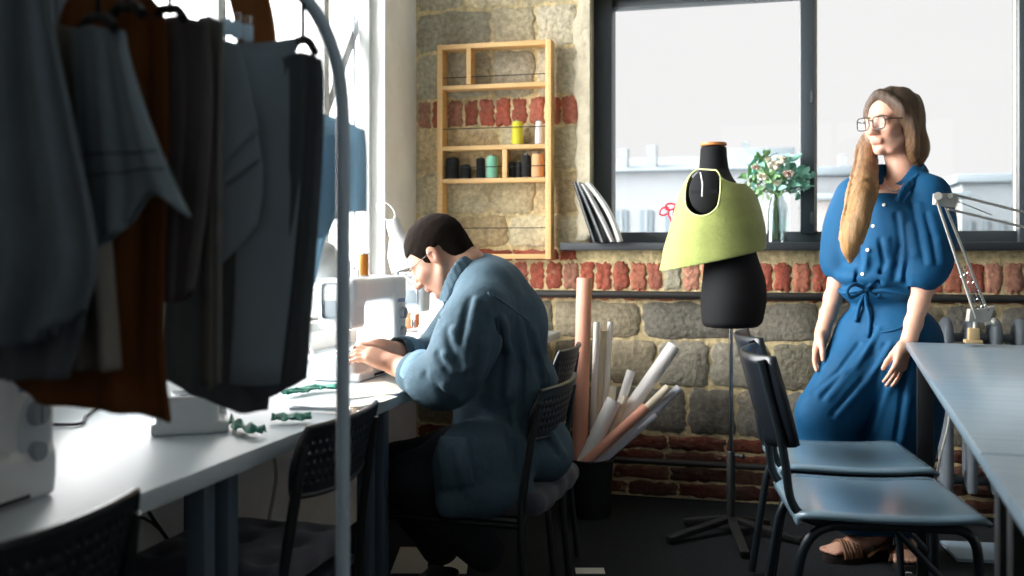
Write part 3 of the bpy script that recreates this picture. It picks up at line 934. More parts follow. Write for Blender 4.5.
CH = [(-1.085, 1.03, PI, 'black perforated chair in the bottom left corner of the photo'),
      (-1.07, 1.855, PI, 'black perforated chair with a dark cushion behind the clothes rack pole'),
      (-.795, 2.655, PI - .04, 'black perforated chair the man is sitting on'),
      (-.90, 3.32, PI, 'black chair at the far end of the desk behind the man\'s back')]
for x, y, rz, lab in CH: work_chair(lab, x, y, rz, (1, 1.15, .965) if 'man is sitting' in lab else (1, 1, 1))

M_cush = mat('charcoal_cushion_cloth', '4a4b55', 0.9, var=0.12, vscale=40, bump=.3, bscale=300, sheen=.2)
def cushion(label, x, y, z, rz, w=.40):
    s = SDF((-.26, -.26, -.06), (.26, .26, .08), .005)
    s.box((0, 0, 0), (w / 2, w / 2, .036), .034, k=.005)
    def tuft(X, Y, Z):
        q = 0
        for i in (-1, 0, 1):
            for j in (-1, 0, 1):
                q = q + .026 * np.exp(-(((X - i * .115) ** 2 + (Y - j * .115) ** 2) / .0011))
        q = q + .010 * (np.cos(X * 2 * PI / .115) * .5 + np.cos(Y * 2 * PI / .115) * .5) * -.5
        return q
    s.warp(tuft)
    o = s.build('seat_cushion', M_cush, None, world=False); o.location = (x, y, z); o.rotation_euler = (0, 0, rz)
    return tag(o, label, 'cushion', 'tufted grey seat cushions')
cushion('tufted dark grey cushion on the empty chair behind the rack pole', -1.06, 1.862, .478, PI, .345)
cushion('tufted grey cushion under the seated man', -.755, 2.66, .462, PI - .04, .43)

# ================================================================== LAMPS ON THE SEWING DESK
M_lampw = mat('white_lamp_enamel', 'dddfdd', 0.3)
def tube_between(b, pts, r, n=8): return b.tube(pts, r, n)
# clamp lamp above the man's forehead
z = 3.25
L0 = at(398, 268, z); base = at(398, 345, z)
lamp = thing('desk_lamp', 'white desk lamp with a wire ring handle just in front of the man\'s forehead', 'lamp', Vector((base.x, base.y, DESK_H)))
MB().lathe([(0, 0), (.05, 0), (.05, .012), (.012, .022), (0, .022)], 24).build('lamp_base', M_lampw, lamp)
stem_top = at(398, 244, z)
MB().tube([Vector((base.x, base.y, DESK_H + .02)), at(397, 300, z), stem_top], .0055).build('stem', M_lampw, lamp, True)
a, bb = at(392, 219, z), at(408, 268, z)
ax = (bb - a).normalized(); Lg = (bb - a).length
Rm = ax.to_track_quat('Z', 'Y').to_matrix().to_4x4(); Rm.translation = a
MB().lathe([(.0, 0), (.018, .0), (.024, .012), (.026, .05), (.028, .06), (.040, .085), (.052, .115), (.056, Lg), (.053, Lg), (.048, .115), (.03, .085), (.0, .08)], 28, M=Rm, cap=False).build('lamp_shade', M_lampw, lamp, True)
cr = at(386, 211, z)
e1 = (CAMR * .6 - UP * .62).normalized(); e2 = (CAMR * .62 + UP * .6).normalized()
MB().tube([cr + e1 * .036 * math.cos(k * PI / 12) + e2 * .022 * math.sin(k * PI / 12) for k in range(24)], .0032, 6, closed=True).build('ring_handle', M_lampw, lamp, True)
# lamp seen behind the clothes rack
z = 2.95
hd = at(316, 256, z)
bs = on_h(322, 366, DESK_H)
lamp = thing('desk_lamp', 'pale desk lamp whose cone shade shows behind the clothes rack pole', 'lamp', bs + Vector((-.08, .1, 0)))
MB().lathe([(0, 0), (.055, 0), (.055, .014), (.012, .024), (0, .024)], 24).build('lamp_base', M_lampw, lamp)
top = at(306, 240, z)
MB().tube(catmull([lamp.location + Vector((0, 0, .02)), lamp.location + Vector((-.06, 0, .22)), at(296, 240, z + .05), top], 16), .006).build('lamp_arm', M_lampw, lamp, True)
a, bb = at(327, 242, z), at(312, 272, z)
ax = (bb - a).normalized(); Lg = (bb - a).length
Rm = ax.to_track_quat('Z', 'Y').to_matrix().to_4x4(); Rm.translation = a
MB().lathe([(.0, 0), (.025, .0), (.05, .02), (.072, .06), (.082, Lg + .015), (.079, Lg + .015), (.06, .05), (0, .03)], 28, M=Rm, cap=False).build('lamp_shade', mat('pale_grey_shade', 'c3c9c9', .45), lamp, True)

# ================================================================== CLOTHES RACK AND WHAT HANGS ON IT
M_rack = mat('blue_grey_rack_tube', 'b2c6d2', 0.35, spec=0.5)
RA, RB = at(343, 300, 1.45), Vector((-.89, .60, 1.0))
rd = (RB - RA); rd.z = 0; RL = rd.length; rd.normalize()
HR = 1.492
rack = thing('clothes_rack', 'blue-grey tubular clothes rack with a rounded top in the left foreground', 'clothes rack', (RA.x, RA.y, 0))
A0 = Vector((RA.x, RA.y, 0)); B0 = Vector((RB.x, RB.y, 0))
MB().tube([A0 + UP * .05] + bend([A0 + UP * .9, A0 + UP * HR, B0 + UP * HR, B0 + UP * .9], .205, 14) + [B0 + UP * .05], .0102, 14).build('frame_tube', M_rack, rack, True)
nrm = Vector((-rd.y, rd.x, 0))
for Q in (A0, B0):
    MB().tube([Q + nrm * .19 + UP * .045, Q - nrm * .19 + UP * .045], .0118, 12).build('foot_bar', M_rack, rack, True)
    for sg in (-1, 1):
        MB().lathe([(0, -.012), (.02, -.012), (.022, 0), (.02, .012), (0, .012)], 16, M=Matrix.Translation(Q + nrm * .18 * sg + UP * .022) @ Matrix.Rotation(PI / 2, 4, 'X')).build('caster', M_mblack, rack, True)
MB().tube([A0 + UP * .12, B0 + UP * .12], .009, 10).build('lower_bar', M_rack, rack, True)
M_hook = mat('black_hanger_plastic', '0e0f11', 0.8, spec=.2)
def railpt(px):
    """point of the rail seen at column px"""
    k = (px - 512) / FPX
    # solve A0 + t*rd on the ray plane
    n = Vector((CT, ST, 0)) - Vector((-ST, CT, 0)) * k
    t = -(n.dot(A0)) / n.dot(rd)
    return A0 + rd * t + UP * HR
def depth_of(p): return -p.x * ST + p.y * CT
def hanger(label, px, ydrop, wpx, yend):
    p = railpt(px); zz = depth_of(p)
    t = thing('coat_hanger', label, 'hanger', p, 0, 'black hangers on the clothes rack')
    hook = [p + CAMR * .019 * math.cos(a) + UP * (.0 + .019 * math.sin(a)) for a in [math.radians(v) for v in range(-30, 200, 20)]]
    neck = at(px, ydrop, zz)
    MB().tube([*hook[::-1][0:0], *hook, hook[-1] + UP * -.02, p - UP * .03, neck], .0032, 7).build('hook', M_hook, t, True)
    l, r = at(px - wpx, yend, zz + .05), at(px + wpx, yend, zz - .05)
    MB().tube(catmull([l, l.lerp(neck, .5) + UP * .006, neck, r.lerp(neck, .5) + UP * .006, r], 16), .006, 8).build('shoulder_bar', M_hook, t, True)
    return t
def M_cloth(name, c, **k): return mat(name, c, .95, var=.10, vscale=25, bump=.25, bscale=250, spec=.15, **k)
def garment(name, label, cat, rows, z0, slope, m, thick=.004, folds=.012, ffreq=3, seed=0, phase=0., group=None, back=0.03, nu=26, nv=34, wob=.005, grow=(.4, 1)):
    """rows of (px, py) points, hung in a plane at depth z0 that turns nearer to the right by slope per 100 px"""
    mid = sum(p[0] for p in rows[0]) / len(rows[0])
    z0 = z0 - .12 - .03 * max(0, 1.62 - z0) / .3
    R = [[at(p[0], p[1], z0 + slope * (p[0] - mid) / 100 + (p[2] if len(p) > 2 else 0)) for p in r] for r in rows]
    P = control_cloth(R, nu, nv, folds, ffreq, phase, grow, seed, wob)
    b = MB()
    if back:                                        # the garment's other layer, closed along its sides and top
        rows2 = []
        for j, row in enumerate(P):
            n = len(row)
            rows2.append(row + [row[n - 1 - k] + CAMF * back * (math.sin(PI * (k + .5) / n) ** .5) * (.35 + .65 * min(1, j / 8)) for k in range(n)])
        b.grid(rows2, closed_u=True)
        o = b.build(name, m, smooth=180)
    else:
        b.grid(P); o = b.build(name, m, smooth=180)
    global LASTP
    LASTP = P
    solidify(o, thick)
    tag(o, label, cat, group)
    return origin_to(o, P[0][len(P[0]) // 2])
G = 'clothes and paper patterns hanging on the rack'
M_g1 = M_cloth('slate_wool', '626d74'); M_g2 = M_cloth('grey_beige_linen', '7c7871'); M_g3 = M_cloth('dusty_blue_cloth', '7d8a91')
M_g4 = M_cloth('rust_brown_suede', '5d3719'); M_g5 = M_cloth('ribbed_taupe', '5c5858'); M_g6 = M_cloth('grey_twill', '6a6a66')
M_g7 = mat('grey_blue_pattern_card', '7f8d97', .8, var=.05, vscale=8); M_g8 = M_cloth('charcoal_wool', '50565a')
M_g10 = sheer('pale_blue_voile', 'bdd6e4', .6)
garment('garment', 'slate blue folded garment at the far left of the rack in front of the others', 'garment',
        [[(-70, -40), (-20, -42), (20, -38), (34, -30)], [(-75, 60), (-30, 60), (20, 62), (52, 62)], [(-80, 180), (-30, 182), (30, 185), (77, 185)],
         [(-80, 260), (-30, 262), (40, 264), (87, 262)], [(-80, 330), (-30, 338), (20, 345), (76, 312)]], 1.20, -.06, M_g1, folds=.02, ffreq=3.2, seed=1, group=G)
garment('garment', 'dark slate under-layer hanging just below the far left garment', 'garment',
        [[(-60, -20), (0, -20), (40, -15)], [(-60, 150), (10, 150), (66, 155)], [(-60, 300), (10, 300), (80, 300)], [(-60, 382), (10, 380), (66, 378)]], 1.29, -.05, M_g8, folds=.010, seed=2, phase=1, group=G)
garment('garment', 'grey beige garment in a narrow strip right of the slate one', 'garment',
        [[(40, 26), (58, 24), (80, 30)], [(48, 120), (68, 120), (96, 122)], [(56, 250), (78, 250), (106, 252)], [(64, 368), (90, 370), (116, 370)]], 1.335, -.06, M_g2, folds=.012, ffreq=2, seed=3, group=G)
g3 = garment('sleeve', 'grey-blue cropped garment flaring right to a pointed zigzag hem', 'garment',
        [[(72, 29), (88, 26), (102, 28), (114, 29), (123, 31)], [(74, 60), (90, 58), (105, 58), (117, 58), (127, 60)], [(76, 120), (94, 120), (112, 119), (130, 119), (145, 118)],
         [(80, 180), (100, 178), (120, 176), (143, 172), (166, 172)], [(86, 254), (103, 241), (121, 226), (150, 192), (188, 217)]], 1.28, -.05, M_g3, folds=.005, ffreq=2, seed=4, group=G, back=.02, wob=.003)
for j in (22, 25):
    MB().tube([p - CAMF * .004 for p in LASTP[j]], .0012, 5).build('hem_seam', M_g8, g3, True)
garment('garment', 'long rust brown skirt hanging lowest on the rack', 'garment',
        [[(88, -20), (100, -22), (112, -22), (128, -18)], [(62, 10), (95, 6), (130, 12), (162, 16)], [(45, 100), (85, 100), (130, 100), (167, 100)], [(18, 260), (70, 260), (120, 260), (164, 260)],
         [(4, 350), (60, 352), (115, 352), (163, 352)], [(2, 380), (52, 405), (118, 412), (170, 422)]], 1.385, .02, M_g4, folds=.010, ffreq=2.6, seed=5, group=G)
garment('garment', 'ribbed taupe knit hanging right of the rust skirt', 'garment',
        [[(160, 18), (175, 16), (190, 18), (206, 22)], [(164, 100), (178, 100), (192, 100), (209, 100)], [(158, 200), (174, 200), (188, 200), (204, 200)], [(152, 296), (168, 302), (180, 300), (192, 290)]], 1.41, -.09, M_g5, folds=.0025, ffreq=2, seed=6, group=G)
garment('garment', 'narrow grey twill strip between the ribbed knit and the pattern cards', 'garment',
        [[(200, 18), (210, 17), (222, 22)], [(204, 150), (211, 150), (219, 150)], [(203, 386), (210, 388), (217, 384)]], 1.43, -.09, M_g6, folds=.002, ffreq=1.4, seed=7, group=G)
garment('garment', 'charcoal garment hanging behind the pattern cards with a rounded lower end', 'garment',
        [[(172, 60), (200, 58), (240, 60), (268, 60)], [(168, 250), (200, 250), (240, 250), (272, 250)], [(164, 350), (200, 352), (240, 355), (274, 352)], [(163, 378), (198, 396), (240, 412), (266, 410)]], 1.58, -.05, M_g8, folds=.005, ffreq=2.5, seed=8, group=G)
def card(label, rows, z0, slope, seed):
    return garment('pattern_card', label, 'pattern card', rows, z0, slope, M_g7, .0012, .001, 1, seed, 0, G, 0, 14, 16, .003)
card('tall grey-blue pattern card hung at the back of the card bundle', [[(236, 42), (265, 42), (295, 38)], [(238, 140), (270, 140), (302, 138)], [(236, 260), (262, 260), (294, 258)], [(230, 384), (255, 386), (280, 384)]], 1.515, -.04, 9)
card('grey-blue pattern card with a slanted lapel edge in front of the bundle', [[(220, 40), (229, 41), (239, 45)], [(219, 90), (232, 90), (249, 90)], [(218, 168), (235, 152), (258, 129)]], 1.47, -.04, 10)
card('grey-blue pattern card with a slanted edge just under the lapel card', [[(219, 60), (230, 60), (244, 60)], [(219, 130), (236, 130), (256, 128)], [(218, 190), (238, 176), (259, 158)]], 1.48, -.04, 11)
card('grey-blue pattern card ending lowest of the slanted ones', [[(219, 80), (232, 80), (248, 80)], [(218, 170), (238, 170), (262, 168)], [(218, 266), (236, 250), (258, 224)]], 1.49, -.04, 12)
garment('garment', 'charcoal trousers folded over at the right end of the rack', 'garment',
        [[(284, 58), (298, 53), (310, 54), (321, 60)], [(286, 80), (300, 80), (312, 80), (322, 84)], [(282, 160), (296, 160), (308, 160), (320, 160)], [(268, 270), (284, 270), (298, 270), (312, 270)], [(250, 396), (268, 398), (286, 390), (304, 380)]], 1.50, -.06, M_g8, folds=.003, ffreq=2, seed=13, group=G)
garment('fabric_length', 'sheer pale blue cloth hanging at the right end beside the rack pole', 'fabric',
        [[(314, 111), (330, 116), (348, 122), (365, 130)], [(312, 150), (330, 152), (348, 152), (367, 156)], [(310, 200), (330, 200), (348, 202), (367, 206)], [(308, 240), (326, 236), (340, 216), (367, 211)]], 1.66, -.05, M_g10, .001, .005, 1.3, 14, 0, G, 0)
garment('fabric_length', 'sheer pale blue cloth tail tapering down behind the charcoal trousers', 'fabric',
        [[(312, 120), (325, 128), (345, 140)], [(310, 200), (322, 200), (340, 200)], [(307, 250), (316, 246), (326, 236)], [(304, 296), (308, 293), (313, 288)]], 1.69, -.05, M_g10, .001, .006, 1.2, 15, 1, G, 0)
garment('garment', 'tan brown garment shoulder showing behind the clips at the top', 'garment',
        [[(224, -30), (240, -34), (258, -30)], [(230, 0), (248, -2), (268, 2)], [(238, 40), (256, 42), (274, 42)], [(238, 120), (256, 120), (276, 120)]], 1.60, -.04, M_cloth('tan_brown_cloth', '85552f'), folds=.0008, seed=16, group=G)
garment('garment', 'pale grey-blue garment at the very back near the top left', 'garment',
        [[(38, -40), (52, -40), (66, -36)], [(40, 0), (54, 0), (66, 2)], [(42, 30), (56, 30), (70, 34)], [(44, 110), (58, 110), (76, 110)]], 1.48, -.04, M_g3, folds=.004, seed=17, group=G)
hanger('black hanger whose hook shows above the ribbed knit', 170, 10, 14, 18)
hanger('black hanger hook beside the rust skirt near the top edge', 128, 8, 14, 14)
hanger('black hanger hook above the slate garment at the far left', 20, -20, 30, -30)
hanger('black hanger above the grey-blue cropped garment', 98, 18, 16, 28)
hanger('black hanger hook above the folded charcoal trousers', 303, 40, 12, 52)
M_clip = sheer('clear_clip_plastic', 'cfe0ea', .5)
for px, py, lab in ((227, 27, 'clear plastic clip at the left end of the clip row'), (237, 30, 'clear plastic clip in the middle of the clip row'), (248, 33, 'clear plastic clip at the right end of the clip row')):
    zc = 1.325
    t = thing('clothes_clip', lab, 'clip', at(px, py, zc), YAW, 'clear clips holding the pattern cards')
    MB().box((0, 0, 0), (.012, .012, .022), .002).build('clip_jaw', M_clip, t)
    MB().tube([(-.003, 0, .01), (-.004, 0, .022), (.004, 0, .022), (.003, 0, .01)], .0012, 6).build('clip_wire', M_steel, t)
# ================================================================== THREAD SHELF ON THE BRICK PIER
M_pine = mat('pale_pine', 'd9b077', 0.55, var=0.12, vscale=12, stretch=(1, 1, 12), bump=.1, bscale=60)
YS0, YS1 = YB - .098, YB - .022
q0 = on_y(437, 150, YS0); q1 = on_y(551, 150, YS0)
zz = lambda py: on_y(495, py, YS0).z
sh = thing('thread_shelf', 'pale pine open thread shelf hung on the brick pier', 'shelf', ((q0.x + q1.x) / 2, (YS0 + YS1) / 2, zz(259)))
tw = .026
for x in (q0.x, q1.x - tw):
    MB().span((x, YS0, zz(259)), (x + tw, YS1, zz(42)), .002).build('side_board', M_pine, sh, True)
RAILS = [(42, .022), (83.5, .020), (145, .020), (178, .020), (254, .022)]
for py, t_ in RAILS:
    MB().span((q0.x + tw, YS0 + .002, zz(py) - t_), (q1.x - tw, YS1 - .002, zz(py)), .002).build('shelf_board', M_pine, sh, True)
for px, ya, yb in ((468.5, 46, 83), (504.5, 149, 178)):
    x = on_y(px, 100, YS0).x
    MB().span((x - .011, YS0 + .002, zz(yb)), (x + .011, YS1 - .002, zz(ya) + .004), .002).build('divider', M_pine, sh, True)
M_elastic = mat('dark_elastic', '1c1d1f', .7)
for py in (75.5, 127.5, 166.5, 228):
    MB().tube([(q0.x + tw, YS0 + .008, zz(py)), (q1.x - tw, YS0 + .008, zz(py))], .0022, 6).build('elastic_cord', M_elastic, sh, True)
def spool(label, px, wpx, ytop, floor_py, col, cone=False):
    p = on_y(px, 150, YS0 + .042); z0 = zz(floor_py) + .001
    k = depth_of(Vector((p.x, YS0 + .042, 0))) / FPX
    h = zz(ytop) - z0 - .002; r = wpx * k / 2
    t = thing('thread_cone', label, 'thread spool', (p.x, YS0 + .044, z0), 0, 'thread spools on the pine shelf')
    m = mat('thread_' + col, col, .8, bump=.5, bscale=60, stretch=(1, 1, 14))
    MB().lathe([(0, .004), (r, .004), (r * 1.0, h * .15), (r * (.86 if cone else .97), h * .86), (r * .78, h * .93), (0, h * .93)], 22).build('thread', m, t)
    MB().lathe([(0, 0), (r * .95, 0), (r * .95, .004), (0, .004)], 22).lathe([(0, h * .93), (r * .4, h * .93), (r * .36, h), (0, h)], 16).build('spool_core', mat('spool_core', '8a8578', .6), t)
spool('yellow thread spool standing on the middle shelf board', 517.5, 12, 119, 145, 'd6cf3a', True)
spool('white thread spool beside the yellow one at the shelf\'s right side', 539, 8, 119.5, 145, 'e2e2e6', True)
spool('wide black thread cone at the left end of the lower shelf', 452.5, 13, 154, 178, '15181a')
spool('short black thread spool right of the wide black cone', 465.5, 11, 162, 178, '191b1d')
spool('slim black thread cone just left of the mint one', 480.5, 9, 155, 178, '121416')
spool('mint green thread cone on the lower shelf', 492, 11.5, 153, 178, '86cdb0')
spool('small black thread spool just right of the shelf divider', 512.3, 7, 160, 178, '17191b')
spool('small black spool between the divider spool and the tall black cone', 518.6, 5.2, 160, 178, '1b1d1f')
spool('tall black thread cone just left of the peach one', 526.3, 9, 153, 178, '131517')
spool('peach thread cone at the right end of the lower shelf', 537.5, 12, 152, 178, 'dca678')

# ================================================================== THINGS ON THE WINDOW SILL
M_white = mat('white_card', 'e6e6e6', .6); M_grey = mat('grey_card', '7e858a', .6); M_dark = mat('dark_cover', '3a3f44', .5)
def notebook(label, bpx, tpx, ty, cover, curve, thick, spiral):
    b = on_y(bpx, 241, YB - .03); b.z = SILL_Z + .002
    tp = on_y(tpx, ty, YB - .03)
    t = thing('notebook', label, 'notebook', b, 0, 'notebooks leaning at the left end of the window sill')
    dx, dz = tp.x - b.x, tp.z - b.z
    L = math.hypot(dx, dz); nx, nz = dz / L, -dx / L
    def prof(v, off): 
        c = curve * math.sin(v * PI) ; return (dx * v + nx * (c + off), dz * v + nz * (c + off))
    P = []
    n = 12
    for nm, m, o0, o1, y0, y1 in (('pages', M_white, 0, thick, .004, .105), ('cover', cover, -.0025, 0, 0, .11), ('back_cover', cover if spiral else M_white, thick, thick + .0025, 0, .11)):
        out = [prof(i / n, o0) for i in range(n + 1)] + [prof(1 - i / n, o1) for i in range(n + 1)]
        MB().prism(out, y0 - .103, y1 - .103, 'y').build(nm, m, t)
    if spiral:
        s = MB()
        for i in range(24):
            x, z_ = prof((i + .5) / 24, thick / 2)
            s.tube([(x + .006 * math.cos(a) * nx, -.103 + .006 * math.sin(a), z_ + .006 * math.cos(a) * nz) for a in [k * PI / 5 for k in range(10)]], .0012, 5, closed=True)
        s.build('spiral_binding', M_steel, t)
notebook('dark spiral notebook leaning leftmost against the window edge', 597, 577.5, 183.5, M_dark, .0, .006, True)
notebook('grey spiral notebook leaning second against the window edge', 605, 581, 184, M_grey, .002, .006, True)
notebook('thin black notebook leaning between the grey spiral one and the white one', 613.5, 585, 186, M_dark, .004, .005, False)
notebook('white curved magazine leaning rightmost on the sill against the notebooks', 621, 589.5, 184.5, M_white, .018, .008, False)

# vase with bouquet
vz = on_y(776.5, 242, YB + .02); vz.z = SILL_Z + .001
k = depth_of(vz) / FPX
vase = thing('glass_vase', 'clear glass bottle vase on the window sill beside the mannequin', 'vase', vz)
M_vase = glass('vase_glass', 'eef2f2', .03, .02, .3)
rv, hv = 11.5 * k, 48 * k
MB().lathe([(0, 0), (rv, 0), (rv, hv * .68), (rv * .9, hv * .8), (rv * .62, hv * .9), (rv * .62, hv), (rv * .56, hv), (rv * .56, hv * .9), (rv * .82, hv * .78), (rv * .92, hv * .66), (rv * .92, .008), (0, .008)], 28, cap=False).build('vase_body', M_vase, vase)
MB().lathe([(0, .009), (rv * .9, .009), (rv * .9, hv * .52), (0, hv * .52)], 24).build('water', glass('vase_water', 'eaf0ee', .01, 0, .1), vase)
bq = thing('flower_bouquet', 'bouquet of cream flowers and blue-green leaves in the glass vase', 'flowers', vz + Vector((0, 0, .012)))
M_stem = mat('stem_green', '5f7a4e', .6); M_leaf1 = mat('leaf_bluegreen', '8cc4b2', .55, var=.2, vscale=30); M_leaf2 = mat('leaf_green', '84ab78', .55, var=.25, vscale=30)
M_petal = mat('cream_petal', 'e9e3d2', .6, var=.06, vscale=40); M_petal2 = mat('pale_pink_petal', 'e6cfc4', .6)
rr = random.Random(5)
def leafmesh(b, p, d, L, wv, rr):
    d = d.normalized(); sd = d.cross(Vector((rr.uniform(-1, 1), rr.uniform(-1, 1), rr.uniform(-.3, 1)))).normalized(); up = sd.cross(d)
    rows = []
    for i in range(6):
        t = i / 5; wq = wv * math.sin(PI * min(.98, t * .92 + .06)) ** .8
        c = p + d * L * t + up * (.12 * L * math.sin(t * 2.6))
        rows.append([c - sd * wq + up * wq * .3, c, c + sd * wq + up * wq * .3])
    b.grid(rows)
heads = [(752, 176), (760, 170), (768, 186), (772, 168), (780, 178), (787, 170), (795, 182), (800, 176), (764, 160), (783, 163), (757, 186), (806, 180), (776, 190), (792, 190), (748, 180), (756, 163), (770, 177), (783, 187), (796, 172), (790, 162), (765, 192), (801, 190), (774, 181)]
cen = Vector((0, 0, hv * .86))
for i, (px, py) in enumerate(heads):
    pt = on_y(px, py, YB + .02 + rr.uniform(-.055, .055)) - bq.location
    st = MB().tube(catmull([Vector((rr.uniform(-.012, .012), rr.uniform(-.012, .012), .002)), cen + Vector((rr.uniform(-.006, .006), rr.uniform(-.006, .006), 0)), cen.lerp(pt, .6) + Vector((0, 0, .01)), pt], 10), .0016, 5)
    st.build('stem', M_stem, bq)
    b = MB()
    for j in range(11):
        d = Vector((rr.gauss(0, 1), rr.gauss(0, 1), rr.gauss(.2, .7)))
        leafmesh(b, pt + d.normalized() * rr.uniform(.002, .02), d, rr.uniform(.03, .055), rr.uniform(.008, .016), rr)
    right = px > 785
    b.build('leaves', M_leaf1 if (right or i % 3 == 0) else M_leaf2, bq)
for i, (px, py, R_, m) in enumerate(((776, 167, .036, M_petal), (762, 178, .026, M_petal), (788, 175, .026, M_petal2), (783, 160, .022, M_petal), (756, 168, .018, M_petal2), (777, 184, .022, M_petal), (768, 160, .018, M_petal))):
    pt = on_y(px, py, YB - .055) - bq.location
    b = MB(); b.ball(pt, R_ * .45)
    for ring, (n, tilt, s_) in enumerate(((5, .3, .7), (7, .8, .95), (9, 1.25, 1.1))):
        for j in range(n):
            a = 2 * PI * j / n + ring
            d = Vector((math.sin(tilt) * math.cos(a), math.sin(tilt) * math.sin(a) - .4, math.cos(tilt)))
            leafmesh(b, pt, d, R_ * s_, R_ * .42, rr)
    b.build('flower', m, bq)

# red-handled scissors standing behind the mannequin
M_red = mat('red_plastic', 'd8324a', .4)
rs = on_y(668, 209, YB - .02)
t = thing('scissors', 'red-handled scissors upright on the sill left of the green top', 'scissors', Vector((rs.x, YB - .02, SILL_Z)))
for sx_, a in ((-1, .55), (1, .15)):
    c = rs - t.location + Vector((sx_ * .013 - .004, 0, sx_ * .010))
    MB().tube([c + Vector((.022 * math.cos(k * PI / 9) * math.cos(a) - .013 * math.sin(k * PI / 9) * math.sin(a), 0, .022 * math.cos(k * PI / 9) * math.sin(a) + .014 * math.sin(k * PI / 9))) for k in range(18)], .0042, 8, closed=True).build('handle_ring', M_red, t)
    MB().tube([c + Vector((.016, 0, -.006)), Vector((rs.x - t.location.x + .02, 0, .08))], .0042, 8).build('handle_arm', M_red, t)
    MB().bar((rs.x - t.location.x + .02, 0, .085), (rs.x - t.location.x + .03 + sx_ * .006, 0, .002), .012, .002).build('blade', M_steel, t)

# ================================================================== BIN WITH PAPER ROLLS
M_bin = mat('black_bin', '101214', .5)
bz = on_h(590, 515, 0.0); bz.z = 0
binr = .098
topz = at(590, 458, depth_of(bz)).z
t = thing('waste_bin', 'black bin on the floor holding the paper rolls', 'bin', bz)
MB().lathe([(0, 0), (binr * .86, 0), (binr, topz), (binr - .004, topz), (binr * .84, .006), (0, .006)], 32, cap=False).build('bin_body', M_bin, t)
MB().tube([(binr * math.cos(k * PI / 16), binr * math.sin(k * PI / 16), topz) for k in range(32)], .005, 8, closed=True).build('bin_rim', M_bin, t)
M_salmon = mat('salmon_paper', 'e0a088', .75, var=.05, vscale=10); M_roll = mat('white_paper_roll', 'f0eeea', .75, var=.04, vscale=10); M_rollc = mat('cream_paper_roll', 'e8dcc4', .75, var=.05, vscale=10)
M_rollb = mat('cool_white_paper_roll', 'd3d8e2', .7)
zb = depth_of(bz)
def roll(label, top, bot, wpx, m, dz_top=.0, dz_bot=.0):
    a = at(top[0], top[1], zb + dz_top); b = at(bot[0], bot[1], zb + dz_bot)
    d = (a - b); L = d.length; d.normalize(); r = wpx * zb / FPX / 2
    M = d.to_track_quat('Z', 'Y').to_matrix().to_4x4()
    o = MB().lathe([(r * .72, 0), (r, 0), (r, L), (r * .74, L), (r * .72, L - .004)], 22, cap=False, M=None)
    o.lathe([(r * .72, L - .004), (r * .72, 0)], 22, cap=False)
    ob = o.build('paper_roll', m, None, M=M, smooth=50); ob.location = b
    return tag(ob, label, 'paper roll', 'paper rolls in the black bin')
roll('tall salmon paper roll standing upright highest in the bin', (584.5, 278), (578.5, 500), 15.5, M_salmon, .06, .03)
roll('slim white roll upright just right of the tall salmon roll', (597, 322), (590, 500), 6.5, M_roll, .12, .06)
roll('cream roll upright second right of the tall salmon roll', (603, 331), (595, 500), 7.5, M_rollc, .14, .06)
roll('slim white roll upright third right of the tall salmon roll', (610.5, 322), (600, 500), 6, M_roll, .14, .05)
roll('short cream roll standing low behind the leaning rolls', (613, 386), (600, 495), 8, M_rollc, .08, .02)
roll('white roll leaning slightly right with its end at the middle height', (631, 371), (594, 490), 9, M_roll, .09, .0)
roll('thick white roll leaning right lower in front of the others', (614, 400), (577, 478), 15, M_roll, .0, -.03)
roll('thin cream roll between the thick white roll and the leaning salmon roll', (626, 396), (590, 488), 7, M_rollc, .02, -.01)
roll('large white roll leaning far right with the highest end of the leaning ones', (674, 346), (582, 477), 14, M_roll, .10, .0)
roll('salmon roll leaning right over the bin edge', (646, 407), (574, 473), 10, M_salmon, -.02, -.06)
roll('cream roll leaning right whose end shows above the leaning salmon roll', (668, 387), (579, 475), 8, M_rollc, .04, .0)
roll('cool white roll leaning lowest to the right', (679, 388), (586, 476), 8.5, M_rollb, .08, -.035)
roll('thin cool white roll under the leaning salmon roll', (656, 415), (584, 478), 6, M_rollb, .03, -.03)

# ================================================================== DRESS FORM AND GREEN TOP
MZ = 3.93
mb_ = on_h(731, 531, 0.0); MZ = depth_of(mb_)
SA = (CAMR * .37 + CAMF * .93).normalized(); SF = (CAMR * .93 - CAMF * .37).normalized()   # across the shoulders, facing
MK = MZ / FPX
M_form = mat('black_jersey', '131416', .85, bump=.15, bscale=500, spec=.25)
M_chrome = mat('chrome', 'b5b9bb', .2, metal=1.0); M_cap = mat('pale_wood_cap', 'b5723c', .5, var=.1, vscale=30)
dm = thing('dress_form', 'black dress form on a pole stand in front of the window', 'dress form', (mb_.x, mb_.y, 0))
